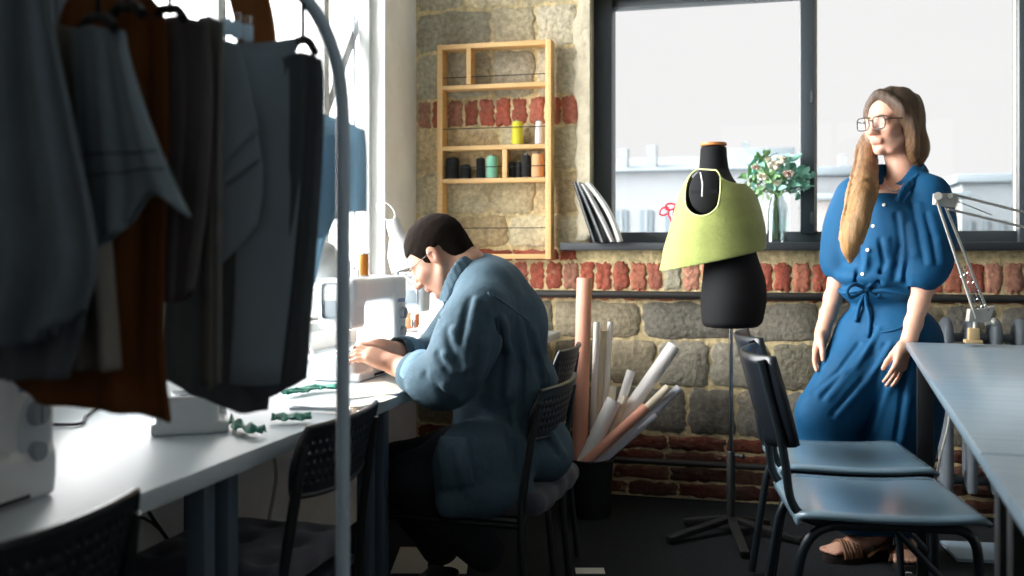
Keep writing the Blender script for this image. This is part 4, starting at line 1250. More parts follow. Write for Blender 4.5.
#        py   px   half depth  half width
FR = [(327, 731, .100, .125), (322, 732, .118, .150), (300, 733.5, .128, .158), (280, 734, .122, .150), (255, 731, .100, .128), (240, 728, .098, .126), (222, 725, .115, .140),
      (206, 722, .122, .155), (192, 718, .100, .168), (184, 716, .080, .160), (177, 715, .066, .105), (170, 714, .058, .068), (158, 713.5, .053, .055), (146, 713.5, .050, .050)]
b = MB(); P = []
fr = np.array(FR, float)
NR = 40
ts = np.linspace(0, len(FR) - 1, 60)
for t_ in ts:
    py, px, hd, hw = [np.interp(t_, range(len(FR)), fr[:, i]) for i in range(4)]
    c = at(px, py, MZ)
    ring = []
    for k in range(NR):
        a = 2 * PI * k / NR; ca, sa = math.cos(a), math.sin(a)
        p = c + SF * hd * ca + SA * hw * sa
        if 195 < py < 232 and ca > 0:      # bust
            bu = math.exp(-((py - 211) / 12) ** 2)
            p += SF * .03 * bu * (math.exp(-((sa - .5) / .3) ** 2) + math.exp(-((sa + .5) / .3) ** 2)) * ca
        ring.append(p)
    P.append(ring)
b.grid(P, closed_u=True)
b.face(list(reversed(P[0]))); b.face(P[-1])
bmesh.ops.remove_doubles(b.b, verts=b.b.verts, dist=1e-5)
subsurf(b.build('torso', M_form, dm, True, smooth=180), 1)
cT = at(713.5, 146, MZ)
MB().lathe([(0, 0), (.050, 0), (.052, .004), (.050, .012), (0, .013)], 32, M=Matrix.Translation(cT)).build('neck_cap', M_cap, dm, True)
sc_ = at(700, 193, MZ) - SA * .135
for sgn in (-1, 1):
    cc = at(712, 194, MZ) + SA * .150 * sgn
    Mq = Matrix((SF, UP, SA * sgn)).transposed().to_4x4(); Mq.translation = cc
    MB().lathe([(0, -.02), (.058, -.02), (.060, .004), (.050, .014), (0, .018)], 28, M=Mq @ Matrix.Scale(1.35, 4, (0, 1, 0))).build('arm_cap', M_form, dm, True)
top_b = at(731, 327, MZ)
MB().tube([Vector((mb_.x, mb_.y, .30)), Vector((mb_.x, mb_.y, top_b.z + .01))], .0085, 14).build('pole', M_chrome, dm, True)
MB().lathe([(0, .03), (.017, .03), (.017, .305), (.012, .315), (0, .315)], 18, M=Matrix.Translation((mb_.x, mb_.y, 0))).build('lower_tube', M_mblack, dm, True)
MB().tube([(mb_.x, mb_.y, .30), (mb_.x + .04, mb_.y - .02, .30)], .006).ball((mb_.x + .045, mb_.y - .022, .30), .011).build('height_knob', M_mblack, dm, True)
for px, py in ((668, 541), (684, 523), (745, 556), (802, 542), (768, 524)):
    e = on_h(px, py, .012); d = Vector((e.x - mb_.x, e.y - mb_.y, 0)).normalized()
    MB().bar(Vector((mb_.x, mb_.y, .05)) + d * .012, Vector((e.x, e.y, .018)), .022, .034, .004).build('foot', M_mblack, dm, True)

M_lime = mat('lime_felt', '939d55', .95, var=.10, vscale=60, bump=.5, bscale=220, sheen=.3)
#       py   left right half-width(depth)
TP = [(160, 702, 726, .050), (167, 697, 734, .085), (174, 690, 743, .135), (182, 684, 750, .170), (200, 677, 759, .195), (225, 671, 765, .190), (248, 665, 765, .178), (278, 659, 763, .178)]
tp = np.array(TP, float); order = np.argsort(-tp[:, 0])
hz = np.array([EYE - (p - HORIZON) * MK for p in tp[:, 0]])[order]      # ascending heights
def loft_field(off):
    def f(X, Y, Z):
        l = np.interp(Z, hz, tp[order, 1]); r = np.interp(Z, hz, tp[order, 2]); hw = np.interp(Z, hz, tp[order, 3]) + off
        cpx = (l + r) / 2; w2 = (r - l) / 2 * MK * 1.0 + off
        # centre of each level
        xc = (cpx - 512) / FPX * MZ
        cx = xc * CT - MZ * ST; cy = xc * ST + MZ * CT
        a = (X - cx) * SF.x + (Y - cy) * SF.y; s_ = (X - cx) * SA.x + (Y - cy) * SA.y
        hd = np.sqrt(np.maximum(w2 ** 2 - (hw * .37) ** 2, .002)) / .93
        hd = np.minimum(hd, .9 * w2 + .03)
        return (np.sqrt((a / hd) ** 2 + (s_ / hw) ** 2) - 1) * np.minimum(hd, hw)
    return f
lo = np.array([mb_.x - .42, mb_.y - .36, hz[0] + .004]); hi = np.array([mb_.x + .34, mb_.y + .36, hz[-1] + .02])
s = SDF(lo, hi, .0048)
g = np.meshgrid(*s.ax, indexing='ij', sparse=True)
rp = ripple(4, 26, .006, (1, 1, .25)); rp2 = ripple(9, 60, .0022)
outer = loft_field(.0)(*g) + rp(*g) + rp2(*g)
s.D = np.maximum(outer, -(outer + .011)).astype(np.float32)
# hem: slanting cut, rising to the right
h0 = at(661, 271, MZ); h1 = at(762, 249, MZ); hd_ = (h1 - h0).normalized(); hn = Vector((hd_.z * -CT, hd_.z * -ST, math.hypot(hd_.x, hd_.y)))
s.cut(h0, -hn, .002)
nk = at(722, 152, MZ)
RF = [list(SF), list(SA), [0, 0, 1]]
s.ell(at(728, 158, MZ) + SA * .03, (.16, .175, .16), RF, .006, sub=True)
s.ell(at(736, 162, MZ), (.12, .075, .100), RF, .01, sub=True)
s.cap(at(745, 163, MZ) - SA * .24, at(745, 163, MZ) + SA * .22, .088, .088, .006, sub=True)
for sgn in (-1, 1):
    a0 = at(710, 193, MZ) + SA * .06 * sgn; a1 = at(710, 193, MZ) + SA * .34 * sgn
    for dz_ in (-.026, -.013, 0, .013, .026):
        s.cap(a0 + UP * (dz_ - .0), a1 + UP * dz_, .066, .066, .003, sub=True)
# open at the back
bk = at(676, 225, MZ) + SA * .10
topo = s.build('top', M_lime, None, world=False)
topo.name = 'green_top'; origin_to(topo, at(722, 180, MZ))
tag(topo, 'lime green unfinished felt top draped on the black dress form', 'top')
cc0 = at(710, 193, MZ); rim = []
for k in range(28):
    a = 2 * PI * k / 28; off = SF * (.070 * math.cos(a)) + UP * (.070 * math.sin(a) + .026 * (1 if math.sin(a) > .0 else -1) * min(1, abs(math.sin(a)) * 3))
    p = march(s, cc0 + off - SA * .40, SA, 0, .40)
    if p is not None: rim.append(p)
MB().tube(rim, .003, 6, closed=True).build('armhole_binding', mat('pale_lime_edge', 'c2c88c', .9), topo, True, smooth=180)
ac = at(713, 194, MZ) - SA * .205
th = MB().tube([ac + SF * -.01 + UP * .07, ac + SF * -.002 + UP * .03, ac + SF * -.004 - UP * .02], .0028, 6).build('loose_thread', M_white, topo, True)
th2 = MB()
rr = random.Random(3)
for i in range(14):
    q = h0.lerp(h1, i / 40) - SA * .0 + SF * rr.uniform(-.005, .005)
    th2.tube([q + UP * .004, q + UP * rr.uniform(-.02, -.008) + SF * rr.uniform(-.006, .006)], .0009, 5)
th2.build('frayed_edge', M_lime, topo, True)

# ================================================================== RIGHT TABLES
M_ttop = mat('navy_black_laminate', '778e9c', 0.36, var=.22, vscale=5, stretch=(.6, 9, 1), spec=1.0, coat=.4)
M_tleg = mat('black_table_metal', '131619', .4)
TH = .796
fl = on_h(906, 342, TH); nl = on_h(981, 453, TH)
td = (fl - nl).normalized(); tn = Vector((td.y, -td.x, 0))
tang = math.atan2(td.y, td.x) - PI / 2
def table(label, p_far, length):
    """local: x to the right, y to the far end, origin at the near left corner"""
    near = p_far - td * length
    t = thing('work_table', label, 'table', (near.x, near.y, 0), tang, 'dark work tables at the right')
    W = .95
    MB().span((0, 0, TH - .022), (W, length, TH), .003).build('tabletop', M_ttop, t)
    fr_ = MB().span((.03, .03, TH - .072), (.055, length - .03, TH - .022)).span((W - .055, .03, TH - .072), (W - .03, length - .03, TH - .022))
    fr_.span((.03, .03, TH - .072), (W - .03, .055, TH - .022)).span((.03, length - .055, TH - .072), (W - .03, length - .03, TH - .022)); fr_.build('apron', M_tleg, t)
    for x in (.055, W - .055):
        for y in (.06, length - .06):
            MB().box((x, y, (TH - .03) / 2), (.05, .05, TH - .03), .003).build('leg', M_tleg, t)
    return t
Lt = (fl - nl).length
table('dark table beside the woman with the metal lamp clamped on it', fl, Lt - .004)
table('dark table nearest the camera at the right edge of the photo', nl - td * .004, 1.4)

# ---- articulated lamp
M_lampg = mat('grey_lamp_metal', 'a9a79f', .4, metal=.3); M_brass = mat('brass_beige_clamp', 'b59c74', .45, metal=.3)
lz = 3.22
cb = on_h(973, 346, TH)
lz = depth_of(cb)
lp = thing('arm_lamp', 'grey articulated spring-arm lamp clamped on the table behind the chairs', 'lamp', (cb.x, cb.y, TH))
P = lambda px, py, dz=0: at(px, py, lz + dz)
MB().box(P(973, 341.5), (.052, .05, .012), .003).box(P(973.5, 334), (.034, .032, .04), .004).build('clamp', M_brass, lp, True)
MB().span((cb.x - .02, cb.y + .0, TH - .05), (cb.x + .02, cb.y + .03, TH - .024), .003).build('clamp_screw', M_brass, lp, True)
MB().tube([P(975, 334), P(975.5, 318)], .007).build('swivel_post', M_lampg, lp, True)
kn = MB(); kn.prism([(-.035, -.02), (.03, -.025), (.05, .03), (.01, .02), (-.03, .02)], -.012, .012, 'y')
kn.build('lower_bracket', M_lampg, lp, True, M=Matrix.Translation(P(978, 315)) @ Matrix.Rotation(YAW, 4, 'Z'))
MB().tube([P(985, 324, -.012), P(993, 322, -.012)], .006).ball(P(994, 322, -.012), .012).build('lower_knob', M_lampg, lp, True)
for o0, o1 in (((976, 318), (936, 198)), ((987, 310), (945, 205))):
    for dz in (-.012, .012):
        if (o0[0] == 976) or dz > 0:
            MB().bar(P(*o0, dz), P(*o1, dz), .010, .006, side=CAMF).build('lower_arm', M_lampg, lp, True)
for k, (a, bb) in enumerate((((989, 311), (964, 266)), ((985, 312), (961, 268)), ((980, 312), (958, 270)))):
    aa, b2 = P(*a, -.02 + k * .02), P(*bb, -.02 + k * .02)
    n = 60; s_ = MB(); ax = (b2 - aa).normalized(); u = ax.orthogonal().normalized(); v = ax.cross(u)
    s_.tube([aa.lerp(b2, i / n) + (u * math.cos(i * 1.9) + v * math.sin(i * 1.9)) * .0035 for i in range(n + 1)], .0014, 5)
    s_.build('spring', M_steel, lp, True)
eb = MB(); eb.prism([(-.02, -.018), (.045, -.03), (.055, .0), (.04, .018), (-.018, .018)], -.013, .013, 'y')
eb.build('elbow_bracket', M_lampg, lp, True, M=Matrix.Translation(P(940, 199)) @ Matrix.Rotation(YAW, 4, 'Z'))
MB().tube([P(938, 196, -.02), P(938, 196, .02)], .013, 14).tube([P(950, 196, -.018), P(950, 196, .018)], .009, 12).build('elbow_knob', M_lampg, lp, True)
for a, bb in (((952, 194), (1062, 222)), ((948, 209), (1062, 236))):
    MB().bar(P(*a), P(*bb), .011, .007, side=CAMF).build('upper_arm', M_lampg, lp, True)
aa, b2 = P(954, 200, .01), P(992, 215, .01)
MB().tube([aa, b2], .0018, 6).build('tension_rod', M_lampg, lp, True)
hp = P(1070, 235)
MB().lathe([(0, 0), (.03, 0), (.035, -.04), (.075, -.12), (.072, -.12), (.03, -.03), (0, -.02)], 28, M=Matrix.Translation(hp) @ Matrix.Rotation(-.25, 4, 'Y'), cap=False).build('lamp_shade', M_lampg, lp, True)

# ================================================================== PLYWOOD SCHOOL CHAIRS
M_ply = mat('blue_grey_laminate', '86a4b6', .25, var=.06, vscale=3, spec=.7, coat=.7)
M_plyd = mat('dark_laminate', '1c232a', .3, var=.08, vscale=4, spec=.5)
M_tube = mat('grey_black_tube', '333d44', .3, spec=.6, metal=.4)
def ply_chair(label, x, y, rz):
    t = thing('plywood_chair', label, 'chair', (x, y, 0), rz, 'laminated tube-frame chairs at the right tables')
    # seat: rolled rear edge, slight dish, soft corners
    prof = [(-.238, .425), (-.240, .440), (-.232, .452), (-.215, .459), (-.17, .461), (-.05, .456), (.08, .456), (.17, .462), (.205, .459), (.222, .447)]
    prof = [(p.x, p.z) for p in catmull([(a, 0, c) for a, c in prof], 26)]
    P = []
    for px_, pz_ in prof:
        e = 1 - .10 * max(0, (abs(px_) - .16) / .08) ** 2
        P.append([(px_, (v / 10 * 2 - 1) * .225 * e, pz_ - .0) for v in range(11)])
    b = MB(); b.grid(P); o = b.build('seat', M_ply, t, smooth=180); solidify(o, .014, -1)
    # backrest: curved plywood, leaning back
    c0 = Vector((-.262, 0, .62)); tilt = -.26; P = []
    for j in range(11):
        v = j / 10 * 2 - 1; row = []
        for i in range(17):
            u = i / 16 * 2 - 1
            yy = u * .205 * math.sqrt(1 - .12 * v * v); zz_ = v * .125 * math.sqrt(1 - .16 * u * u)
            xx = -.055 * (1 - u * u)
            row.append(Matrix.Rotation(tilt, 3, 'Y') @ Vector((xx + .02, yy, zz_)) + c0 + Vector((-.02, 0, .105)))
        P.append(row)
    b = MB(); b.grid(P); o = b.build('backrest', M_plyd, t, smooth=180); solidify(o, .014)
    for sy in (-1, 1):
        MB().tube(bend([(-.32, sy * .17, .83), (-.262, sy * .17, .60), (-.245, sy * .17, .425), (-.06, sy * .17, .425)], .09, 8), .011, 12).build('back_post', M_tube, t)
        MB().tube(bend([(-.04, sy * .185, .425), (-.215, sy * .185, .425), (-.275, sy * .195, .012)], .11, 9), .0125, 12).build('leg', M_tube, t)
        MB().tube(bend([(-.06, sy * .185, .425), (.19, sy * .185, .425), (.215, sy * .195, .012)], .06, 8), .0125, 12).build('leg', M_tube, t)
        MB().tube([(.0, sy * .187, .42), (.205, sy * .19, .20)], .009, 10).build('side_brace', M_tube, t)
    MB().tube([(-.06, -.185, .43), (-.06, .185, .43)], .011, 10).tube([(.10, -.185, .43), (.10, .185, .43)], .011, 10).build('seat_crossbar', M_tube, t)
    return t
ply_chair('laminated chair in front nearest the camera at the right table', .275, 2.79, .13)
ply_chair('laminated chair standing behind the front one next to the woman', .24, 3.335, .13)

# ---- small things on the floor
M_slab = mat('pale_blue_slab', '9fb4c8', .7)  # thin pale blue slab, flat on the floor
fb = on_h(983, 552, .01)
o = MB().box((0, 0, .008), (.24, .22, .014), .003).build('floor_slab', M_slab); o.location = (fb.x, fb.y, 0.001); o.rotation_euler = (0, 0, .1)
tag(o, 'thin pale blue slab lying on the floor under the right table', 'board')
for k, (px, py, w_, d_, lab) in enumerate(((432, 560, .26, .30, 'thin pale slab lying on the floor under the sewing desk'), (590, 571, .10, .06, 'small pale scrap lying on the floor behind the man\'s chair'))):
    p = on_h(px, py, .002)  # thin pale slabs, flat on the floor
    o = MB().box((0, 0, .002), (w_, d_, .003), .0008).build('pale_slab', M_paper); o.location = (p.x, p.y, .0005); o.rotation_euler = (0, 0, .25)
    tag(o, lab, 'paper')
cable('pale cord lying on the floor below the front laminated chair', [on_h(912, 573, .004), on_h(906, 572, .004), on_h(915, 568, .004), on_h(925, 560, .004), on_h(935, 556, .004)], .003, M_wcord)
q = on_h(962, 400, .75)
cable('pale cord hanging under the edge of the right table', [fl + tn * .10 - td * .25 + UP * -.03, fl + tn * .11 - td * .26 + UP * -.2, fl + tn * .08 - td * .3 + UP * -.33, fl + tn * .06 - td * .28 + UP * -.45], .0035, M_wcord)
# ================================================================== PEOPLE
class Frame:
    def __init__(s, c, f, u, k=1.0):
        s.f = Vector(f).normalized(); s.l = Vector(u).cross(s.f).normalized(); s.u = s.f.cross(s.l).normalized(); s.c = Vector(c); s.k = k
        s.R = [list(s.f), list(s.l), list(s.u)]
    def __call__(s, x, y, z): return s.c + (s.f * x + s.l * y + s.u * z) * s.k
    def ell(s, S, c, r, k=.01, sub=False): S.ell(s(*c), [q * s.k for q in r], s.R, k, sub)
    def cap(s, S, a, b, ra, rb, k=.01, sub=False): S.cap(s(*a), s(*b), ra * s.k, rb * s.k, k, sub)
    def mat(s):
        M = Matrix((s.f, s.l, s.u)).transposed().to_4x4(); M.translation = s.c; return M

def head(S, F, male):
    e = F.ell
    e(S, (-.014, 0, .034), (.098, .076, .086))
    e(S, (.028, 0, -.025), (.064, .060, .082), .02)
    e(S, (.022, 0, -.072), (.056, .052 if male else .046, .040), .02)
    e(S, (.066, 0, -.098), (.022, .021 if male else .016, .016), .014)
    for y in (-1, 1):
        F.cap(S, (-.005, y * .060, -.045), (.045, y * .030, -.097), .014 if male else .011, .012, .02)      # jaw line
        e(S, (.066, y * .040, -.028), (.020, .018, .018), .02)                    # cheek bone
    e(S, (.078, 0, .018), (.018, .052, .013 if male else .010), .015)             # brow
    F.cap(S, (.088, 0, .004), (.110, 0, -.030), .0085, .0115, .010)               # nose
    e(S, (.110, 0, -.034), (.013, .012, .010), .006)
    for y in (-1, 1): e(S, (.101, y * .011, -.037), (.010, .008, .008), .006)
    for y in (-1, 1):
        e(S, (.098, y * .031, .001), (.016, .019, .011), .010, True)              # eye hollows
        e(S, (.076, y * .031, .000), (.0145, .016, .0125), .006)                  # lids
    e(S, (.0905, 0, -.0595), (.0075, .025, .0058), .012)                            # lips
    e(S, (.0885, 0, -.0715), (.0080, .022, .0066), .012)
    F.cap(S, (.0990, -.013, -.0655), (.0990, .013, -.0655), .0009, .0009, .004, True)
    e(S, (.094, 0, -.083), (.012, .02, .006), .010, True)
    for y in (-1, 1):                                                              # ears
        e(S, (-.010, y * .079, -.004), (.019, .0085, .032), .006)
        e(S, (-.013, y * .074, -.034), (.009, .007, .011), .006)
        e(S, (-.004, y * .088, .000), (.009, .006, .018), .004, True)

def hand(S, W, d, n, th, curl=.35, spread=.10, k=1.0, thumb=(.75, .55)):
    d = Vector(d).normalized(); n = Vector(n); n = (n - d * n.dot(d)).normalized()
    th = d.cross(n) if d.cross(n).dot(Vector(th)) > 0 else n.cross(d)
    R = [list(d), list(th), list(n)]
    S.ell(W + d * .050 * k, (.054 * k, .039 * k, .0155 * k), R, .012)
    S.box(W + d * .062 * k, (.032 * k, .038 * k, .011 * k), .010 * k, R, .010)
    S.cap(W - d * .02 * k, W + d * .02 * k, .024 * k, .026 * k, .015)
    for o, L, r, c in ((.029, .072, .0088, .8), (.0098, .080, .0090, 1.0), (-.0098, .074, .0086, 1.1), (-.028, .058, .0076, 1.25)):
        p = W + d * .088 * k + th * o * k
        dr = (d + th * (o / .03) * spread).normalized()
        ang = curl * c * .55; q = p; r_ = r * k
        for seg, fr in enumerate((.45, .31, .24)):
            v = (dr * math.cos(ang) + n * math.sin(ang)); e = q + v * L * fr * k
            S.cap(q, e, r_, r_ * .90, .0022); q = e; r_ *= .90; ang += curl * c * (.75 if seg == 0 else .55)
    a = W + d * .022 * k + th * .026 * k + n * .004 * k
    b = a + (d * thumb[0] * .8 + th * thumb[1] * 1.2 + n * .35).normalized() * .040 * k
    c = b + (d * thumb[0] + th * thumb[1] * .6 + n * .35).normalized() * .032 * k
    e = c + (d * (thumb[0] + .3) + th * thumb[1] * .2 + n * .35).normalized() * .026 * k
    S.cap(a, b, .0150 * k, .0112 * k, .010); S.cap(b, c, .0108 * k, .0098 * k, .004); S.cap(c, e, .0098 * k, .0078 * k, .004)

def eyes(F, t, iris):
    M_eyew = mat('eye_white', 'e9e4df', .25); M_iris = mat('iris_' + iris, iris, .2)
    for y in (-1, 1):
        o = MB().ball(F(.0765, y * .031, .000), .0128 * F.k, n=16).build('eye', M_eyew, t, True, smooth=180)
        MB().ball(F(.0865, y * .031, -.002), .0048 * F.k, n=12).build('iris', M_iris, o, True, smooth=180)
def brows(F, t, m):
    for y in (-1, 1):
        MB().tube(catmull([F(.097, y * .016, .018), F(.095, y * .032, .023), F(.083, y * .050, .018)], 10), [.0026, .0032, .0034, .0036, .0036, .0034, .0032, .003, .0026, .002, .0012], 6).build('eyebrow', m, t, True, smooth=180)
def spectacles(F, t, m, rw, rh, wire, square=0.0, label=None):
    o = None; M_lens = glass('lens_' + m.name, 'f3f7f8', .006, 0, .06)
    b = MB(); yc = .034
    for y in (-1, 1):
        pts = []
        for k in range(28):
            a = 2 * PI * k / 28; ca, sa = math.cos(a), math.sin(a)
            q = (abs(ca) ** (2 + square * 2) + abs(sa) ** (2 + square * 2)) ** (-1 / (2 + square * 2))
            pts.append(F(.114 - .012 * abs(ca * rw / .03 * .5 + (y * 0)) ** 2, y * yc + ca * q * rw, -.004 + sa * q * rh + (.003 if sa > 0 else 0)))
        b.tube(pts, wire, 8, closed=True)
    b.tube(catmull([F(.114, -yc + rw, .004), F(.118, 0, .009), F(.114, yc - rw, .004)], 8), wire, 8)
    o = b.build('spectacle_frame', m, t, True, smooth=60)
    for y in (-1, 1):
        MB().tube(catmull([F(.109, y * (yc + rw), .006), F(.09, y * .074, .008), F(.03, y * .083, .008), F(-.012, y * .085, .008), F(-.024, y * .083, -.012)], 16), wire * .95, 8).build('temple', m, o, True, smooth=60)
        c = [F(.1125, y * yc + rw * .97 * math.cos(k * PI / 12) * 1.0, -.003 + rh * .97 * math.sin(k * PI / 12)) for k in range(24)]
        MB().face(c).build('lens', M_lens, o, True)
    return o

def skin_color(F, base, male):
    base = np.array(lin(base)[:3]); lip = np.array(lin('b8685f')[:3]) if not male else np.array(lin('b07468')[:3]); red = np.array(lin('c9806c')[:3])
    def f(co):
        c = np.tile(base, (len(co), 1))
        q = co - np.array(F.c); L = np.stack([q @ np.array(F.f), q @ np.array(F.l), q @ np.array(F.u)], 1) / F.k
        def blob(p, r): return np.exp(-(((L - np.array(p)) / np.array(r)) ** 2).sum(1))
        w = np.clip(blob((.10, 0, -.0655), (.02, .02, .0085)) * 1.5, 0, 1)[:, None] * .85
        c = c * (1 - w) + lip * w
        for y in (-1, 1):
            w = blob((.075, y * .042, -.03), (.03, .024, .02))[:, None] * .45; c = c * (1 - w) + red * w
            w = blob((-.01, y * .082, -.003), (.02, .012, .035))[:, None] * .5; c = c * (1 - w) + red * w
        w = blob((.115, 0, -.033), (.014, .014, .014))[:, None] * .5
        return c * (1 - w) + red * w
    return f
M_skin = mat('skin', None, .5, attr=True, sss=.15, var=.05, vscale=40, spec=.4)

# ------------------------------------------------------------------ THE WOMAN
ZW = 3.56
w_ = lambda px, py, dz=0.0: at(px, py, ZW + dz)
foot0 = on_h(872, 560, 0); 
woman = thing('person', 'woman in a loose blue jumpsuit with glasses standing beside the right table', 'person', (w_(880, 300).x, w_(880, 300).y, 0))
HF = Frame(w_(892, 123), -CAMR * .86 - CAMF * .51 - UP * .06, UP, 1.0)
fT = (-CAMR * .6 - CAMF * .8).normalized(); aT = (CAMR * .8 - CAMF * .6).normalized()
RT = [list(fT), list(aT), [0, 0, 1]]
fz = lambda p, h: Vector((p.x, p.y, h))
# joints
shL, elL, wrL = w_(929, 196, -.10), w_(927, 268, -.15), w_(908.5, 342, -.17)
shR, elR, wrR = w_(853, 196, .09), w_(842, 265, .10), w_(823, 331, .06)
hipL, kneeL, ankL = w_(905, 345, -.06), w_(897, 445, -.02), fz(w_(905, 540, .03), .085)
hipR, kneeR, ankR = w_(868, 345, .05), w_(831, 425, .02), fz(w_(872, 540, .02), .085)
s = SDF(w_(775, 300, -.42) + Vector((-.12, -.1, 0)) - Vector((0, 0, w_(775, 300).z)), Vector((w_(975, 300).x + .06, w_(880, 300).y + .40, 1.72)), .0040)
head(s, HF, False)
s.chain([HF(-.03, 0, -.045), HF(-.035, 0, -.10), w_(903, 178, .01)], [.056, .050, .058], .02)
s.ell(w_(892, 196, 0), (.085, .150, .055), RT, .03); s.ell(w_(888, 232, 0), (.088, .130, .12), RT, .03)
s.ell(w_(883, 285, 0), (.082, .112, .11), RT, .03); s.ell(w_(886, 335, 0), (.095, .145, .10), RT, .03)
s.chain([shL, elL, wrL], [.045, .038, .024], .02, 8); s.chain([shR, elR, wrR], [.045, .037, .024], .02, 8)
s.chain([hipL, kneeL, ankL], [.078, .052, .036], .02, 8); s.chain([hipR, kneeR, ankR], [.078, .052, .036], .02, 8)
hand(s, wrL, (w_(894, 388, -.19) - w_(908, 342, -.17)), -aT + CAMF * .8, fT, .26, .17, 1.0, (.95, .12))
hand(s, wrR, (w_(817, 357, .04) - w_(823, 331, .06)), aT, fT, .4, .12, 1.0, (.95, .15))
def foot(S, ank, d):
    d = Vector((d[0], d[1], 0)).normalized(); sd = Vector((-d.y, d.x, 0)); g = Vector((ank.x, ank.y, .0))
    S.ell(g - d * .035 + UP * .055, (.035, .034, .034), None, .02)
    S.chain([ank, g + d * .06 + UP * .065, g + d * .135 + UP * .042], [.036, .032, .022], .02)
    S.ell(g + d * .12 + UP * .042, (.055, .042, .018), [list(d), list(sd), [0, 0, 1]], .02)
    for k, (o, L, r) in enumerate(((-.030, .058, .0125), (-.011, .062, .009), (.005, .056, .0085), (.020, .048, .008), (.033, .038, .0075))):
        for sg in ((1,)):
            a = g + d * .145 + sd * o + UP * .040
            S.cap(a, a + d * L * .62 - UP * .004, r, r * .9, .005)
dR, dL = (-CAMR * .97 - CAMF * .25), (-CAMR * .35 - CAMF * .93)
foot(s, ankR, dR); foot(s, ankL, dL)
s.build('body', M_skin, woman, True, skin_color(HF, 'd6a58c', False), 1)
eyes(HF, woman, '4a5a60'); M_brow = mat('brown_hair', '5a4331', .7); brows(HF, woman, M_brow)
spectacles(HF, woman, mat('dark_tortoise_frame', '2a211e', .3), .026, .021, .0022, .6)['label'] = 'dark rimmed glasses'

# jumpsuit
M_jump = mat('blue_viscose', '08486e', .75, var=.12, vscale=14, bump=.22, bscale=30, spec=.25, stretch=(1, 1, .5))
s = SDF(s.lo, [s.ax[i][-1] for i in range(3)], .0046)
s.ell(w_(891, 214, 0), (.118, .165, .095), RT, .05)
s.chain([w_(857, 194, .08), w_(880, 183, .03), w_(905, 181, -.02), w_(930, 194, -.09)], [.058, .060, .060, .058], .03)
s.ell(w_(886, 250, 0), (.128, .162, .115), RT, .06)
s.ell(w_(881, 276, 0), (.130, .158, .055), RT, .03)
s.ell(w_(881, 292, 0), (.108, .142, .05), RT, .015)
s.ell(w_(887, 335, .0), (.128, .178, .125), RT, .05)
s.chain([shL, w_(932, 232, -.13), w_(929, 262, -.155), w_(921, 277, -.16)], [.060, .070, .062, .042], .04, 9)
s.chain([w_(915, 225, -.07), w_(922, 258, -.12)], [.08, .06], .05)
s.chain([shR, w_(844, 230, .11), w_(838, 258, .11), w_(837, 268, .10)], [.058, .060, .048, .036], .04, 9)
s.chain([hipL, w_(903, 400, -.05), kneeL, w_(893, 500, .0), fz(w_(898, 530, .03), .15)], [.118, .118, .112, .104, .098], .05, 14)
s.chain([hipR, w_(850, 385, .0), kneeR, w_(843, 480, -.0), fz(w_(862, 528, .01), .15)], [.112, .108, .106, .098, .092], .04, 14)
s.cap(w_(864, 370, -.03), w_(818, 412, -.02), .05, .07, .06)
rp = ripple(21, 20, .006, (1, 1, .35), 6); rp2 = ripple(22, 46, .0026, (1, 1, .5), 6)
s.warp(lambda x, y, z: rp(x, y, z) + rp2(x, y, z))
# folds: diagonal drags over hip and thigh, sleeve and bodice gathers
def fold(S, pxs, r, sub, off, zn=2.9, zf=3.9, k=.012):
    pts = []
    for a, b in pxs:
        p = hit(S, a, b, zn, zf)
        if p is not None: pts.append(p + normal_at(S, p) * off)
    if len(pts) > 1: S.chain(pts, [r] * len(pts), k, sub=sub)
for pl in ([(872, 330), (850, 365), (822, 398)], [(884, 345), (862, 380), (832, 415)], [(893, 350), (882, 390), (868, 430)], [(905, 350), (902, 400), (896, 440)],
           [(858, 345), (838, 372), (812, 392)], [(925, 215), (932, 240), (935, 262)], [(912, 205), (918, 235), (924, 262)], [(896, 215), (900, 245), (893, 280)],
           [(905, 225), (908, 255), (905, 285)], [(880, 240), (884, 262), (878, 284)], [(860, 250), (858, 270), (856, 285)]):
    fold(s, pl, .007, True, .002, k=.010)
    fold(s, [(a + 7, b) for a, b in pl], .008, False, -.004, k=.014)
# open shirt neck and hollow hems
nb = w_(893, 172, 0) + fT * .075
s.chain([w_(903, 168, 0), nb, w_(886, 196, 0) + fT * .115], [.056, .050, .020], .006, sub=True)
for p, q, r in ((w_(922, 274, -.16), w_(914, 300, -.165), .030), (w_(838, 264, .10), w_(834, 285, .09), .027)):
    s.cap(p, q, r, r, .004, sub=True)
s.cap(fz(w_(898, 530, .03), .11), fz(w_(898, 540, .03), .0), .085, .085, .004, sub=True); s.cap(fz(w_(862, 528, .01), .11), fz(w_(862, 540, .01), .0), .08, .08, .004, sub=True)
s.cut((0, 0, .10), (0, 0, -1), .004)
J = s
js = s.build('jumpsuit', M_jump, woman, True, None, 1)
M_btn = mat('white_button', 'e3e0d8', .35)
for px, py in ((884, 205), (873, 226), (867.5, 250), (862.5, 274)):
    p = hit(J, px, py, 2.9, 3.9)
    if p is None: continue
    n = normal_at(J, p); M = n.to_track_quat('Z', 'Y').to_matrix().to_4x4(); M.translation = p
    MB().lathe([(0, -.001), (.0062, -.001), (.0062, .0025), (.004, .0032), (0, .0028)], 14, M=M).build('button', M_btn, js, True)
